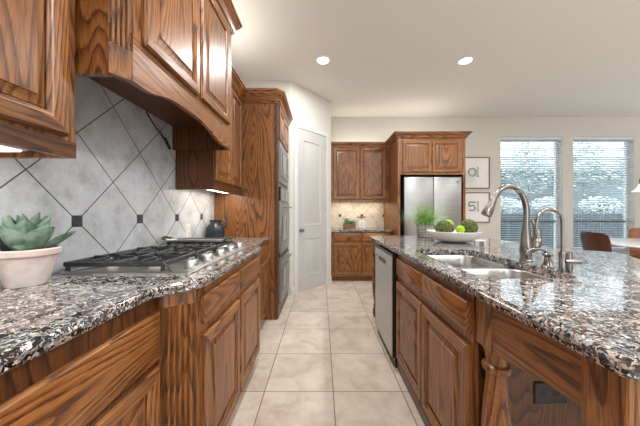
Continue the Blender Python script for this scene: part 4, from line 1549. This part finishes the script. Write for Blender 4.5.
def chair(loc, rz, label, mat, tufted):
    t = thing('dining_chair', label, 'chair', (0, 0, 0), 'leather dining chairs at the round table')
    # built at the origin, facing -Y
    bm = B()
    sp = rrect(-0.23, 0.23, -0.23, 0.22, 0.06)
    rings(bm, [[(p[0], p[1], 0.40) for p in offset_poly(sp, 0.02)], [(p[0], p[1], 0.42) for p in sp], [(p[0], p[1], 0.455) for p in sp], [(p[0], p[1], 0.475) for p in offset_poly(sp, 0.02)], [(p[0], p[1], 0.48) for p in offset_poly(sp, 0.08)]], True, True)
    obj('seat', bm, mat, t)
    bm = B()
    nu, nv = 24, 20
    grid = {}
    for s_ in (0, 1):
        for i in range(nu + 1):
            for j in range(nv + 1):
                u = -1 + 2 * i / nu
                v = j / nv
                wd = 0.235 * (0.94 + 0.06 * v) * (1 - 0.05 * max(0, v - 0.8) / 0.2)
                x = u * wd
                z = 0.455 + 0.445 * v - 0.035 * (abs(u) ** 6) * v
                y = 0.215 + 0.07 * v - 0.05 * u * u
                th = 0.022 * (1 - abs(u) ** 6 * 0.7) * (1 - (2 * abs(v - 0.5)) ** 8 * 0.7)
                if tufted and s_ == 0:
                    a_, b_ = (u * 4 + v * 4) % 1, (u * 4 - v * 4) % 1
                    th += 0.016 * (math.sin(PI * a_) * math.sin(PI * b_)) ** 0.5 * (1 - abs(u) ** 6)
                y += -th if s_ == 0 else th
                grid[s_, i, j] = bm.verts.new((x, y, z))
        for i in range(nu):
            for j in range(nv):
                q = (grid[s_, i, j], grid[s_, i + 1, j], grid[s_, i + 1, j + 1], grid[s_, i, j + 1])
                bm.faces.new(q if s_ == 0 else q[::-1])
    for i in range(nu):
        bm.faces.new((grid[0, i, 0], grid[1, i, 0], grid[1, i + 1, 0], grid[0, i + 1, 0]))
        bm.faces.new((grid[0, i + 1, nv], grid[1, i + 1, nv], grid[1, i, nv], grid[0, i, nv]))
    for j in range(nv):
        bm.faces.new((grid[0, 0, j + 1], grid[1, 0, j + 1], grid[1, 0, j], grid[0, 0, j]))
        bm.faces.new((grid[0, nu, j], grid[1, nu, j], grid[1, nu, j + 1], grid[0, nu, j + 1]))
    obj('backrest', bm, mat, t, sharp=50)
    for sx in (-1, 1):
        for sy in (-1, 1):
            bm = B()
            tube(bm, [(sx * 0.215, sy * 0.205, 0.0), (sx * 0.18, sy * 0.175, 0.405)], [0.010, 0.015], 12)
            obj('leg', bm, BLACK, t)
    t.location = loc
    t.rotation_euler = (0, 0, rz)
    return t


chair((4.15, 3.65, 0), R(81), 'dark brown leather dining chair left of the round white table', LEATHD, False)
chair((5.58, 4.33, 0), R(-45), 'tan diamond tufted leather chair behind right side of white table', LEATHT, True)

# chandelier above the table
t = thing('chandelier', 'dark scroll arm chandelier with white bell shades above dining table', 'chandelier', (4.80, 3.56, 1.4))
KX, KY = 4.78, 3.56
bm = B()
tube(bm, [(KX, KY, 1.62), (KX, KY, 3.03)], 0.008, 10)
lathe(bm, [(0.06, 0), (0.05, 0.015), (0.004, 0.02)], (KX, KY, 3.028), 24)
lathe(bm, [(0.003, -0.1), (0.02, -0.08), (0.035, -0.03), (0.02, 0.02), (0.03, 0.06), (0.012, 0.1)], (KX, KY, 1.62), 20)
obj('stem', bm, IRON, t)
for k in range(3):
    a = PI + 2 * PI * k / 3
    ca, sa = math.cos(a), math.sin(a)

    def Q(r, z):
        return (KX + ca * r, KY + sa * r, z)
    bm = B()
    tube(bm, spline([Q(0.02, 1.60), Q(0.12, 1.55), Q(0.24, 1.60), Q(0.32, 1.67), Q(0.35, 1.64), Q(0.345, 1.58)], 6), 0.008, 8)
    tube(bm, [Q(0.30 + 0.035 * math.cos(2 * PI * j / 16), 1.66 + 0.035 * math.sin(2 * PI * j / 16)) for j in range(15)], 0.006, 8)
    ar_ = obj('arm', bm, IRON, t)
    bm = B()
    lathe(bm, [(0.018, 0.0), (0.022, -0.02), (0.035, -0.05), (0.055, -0.08), (0.085, -0.105), (0.082, -0.105), (0.05, -0.078), (0.03, -0.048), (0.016, -0.02)], Q(0.345, 1.575), 28)
    obj('shade', bm, SHADE, ar_)

# recessed ceiling lights
for k, (x, y) in enumerate(CANS[:2]):
    lab = ['recessed ceiling light nearest the pantry door', 'recessed ceiling light in front of the fridge'][k]
    t = thing('ceiling_light', lab, 'ceiling light', (x, y, CEILZ), 'recessed ceiling lights')
    bm = B()
    rings(bm, [[(x + r * math.cos(2 * PI * j / 36), y + r * math.sin(2 * PI * j / 36), CEILZ - z) for j in range(36)] for r, z in ((0.095, 0.0), (0.095, 0.004), (0.072, 0.010), (0.068, 0.004), (0.068, 0.0))])
    obj('trim_ring', bm, WHITEP, t)
    bm = B()
    lathe(bm, [(0.067, 0.0), (0.067, -0.004), (0.004, -0.005)], (x, y, CEILZ - 0.0005), 32)
    obj('diffuser', bm, LAMPE, t)

# ================================================================== outdoors seen through the blinds
obj('lawn', box(B(), -2, 18, YB + 0.2, 16, -0.25, -0.15), LAWN, None, kind='structure', origin=(0, 0, 0))
t = thing('garden_fence', 'grey board fence outside the back windows', 'fence', (7, 8.6, -0.15))
bm = B()
x = 2.0
while x < 14:
    box(bm, x, x + 0.14, 8.6, 8.62, -0.15, 1.15)
    x += 0.15
obj('boards', bm, FENCE, t)
bm = B()
box(bm, 2.0, 14, 8.63, 8.67, 0.2, 0.3)
box(bm, 2.0, 14, 8.63, 8.67, 0.8, 0.9)
obj('rails', bm, FENCE, t)
t = thing('neighbour_house', 'grey sided house beyond the fence outside the back windows', 'house', (9, 12.2, -0.15))
bm = B()
z = -0.15
while z < 3.1:
    prism(bm, [(12.0, z), (12.02, z + 0.18), (12.2, z + 0.18), (12.2, z)], 0, 4, 17)
    z += 0.18
obj('siding', bm, SIDING, t)
obj('roof', prism(B(), [(11.6, 3.05), (15.0, 4.3), (15.0, 4.4), (11.6, 3.16)], 0, 3.6, 17.4), ROOF, t)


def leaf_cloud(bm, c, rx, ry, rz, n, l0, l1, pw=0.45):
    for k in range(n):
        d = Vector((random.gauss(0, 1), random.gauss(0, 1), random.gauss(0, 1))).normalized() * random.random() ** pw
        p = Vector((c[0] + d.x * rx, c[1] + d.y * ry, c[2] + d.z * rz))
        a = Vector((random.gauss(0, 1), random.gauss(0, 1), random.gauss(0, 1))).normalized()
        b = a.orthogonal().normalized()
        l_ = random.uniform(l0, l1)
        bm.faces.new([bm.verts.new(p + a * l_), bm.verts.new(p + b * l_ * 0.5), bm.verts.new(p - a * l_), bm.verts.new(p - b * l_ * 0.5)])


def plant(name, c, rx, ry, rz, n, mat, label, cat, group, l0=0.05, l1=0.10):
    t = thing(name, label, cat, (c[0], c[1], -0.15), group)
    bm = B()
    leaf_cloud(bm, c, rx, ry, rz, n, l0, l1, 0.36)
    obj('foliage', bm, mat, t, kind='stuff')
    bm = B()
    tube(bm, [(c[0], c[1], -0.15), (c[0] + 0.05, c[1], c[2] * 0.5), (c[0], c[1], c[2])], [0.03, 0.025, 0.015], 8)
    obj('trunk', bm, BARK, t)


G = 'trees outside the back windows'
plant('garden_tree', (6.1, 10.3, 3.0), 1.0, 0.5, 1.15, 1500, LEAFT, 'leafy tree seen through left half of the left window', 'tree', G)
plant('garden_tree', (8.3, 10.3, 2.9), 1.0, 0.5, 1.15, 1500, LEAFT, 'leafy tree seen through right half of the left window', 'tree', G)
plant('garden_tree', (10.5, 10.3, 3.0), 1.0, 0.5, 1.15, 1500, LEAFT, 'leafy tree seen through left half of the right window', 'tree', G)
plant('garden_tree', (12.7, 10.3, 2.9), 1.0, 0.5, 1.15, 1500, LEAFT, 'leafy tree seen through right half of the right window', 'tree', G)
G = 'white bushes invented for the bright band above the fence'
for k, lab in enumerate(('leftmost invented bright white bush behind the grey fence outside', 'second invented bright white bush from the left behind the grey fence', 'third invented bright white bush from the left behind the grey fence', 'rightmost invented bright white bush behind the grey fence outside')):
    plant('bright_band_bush', (6.5 + 1.75 * k, 9.2, 1.42), 0.80, 0.25, 0.34, 900, BRIGHT_BAND, lab, 'bush', G, 0.04, 0.08)  # invented bushes, white to give the bright band above the fence
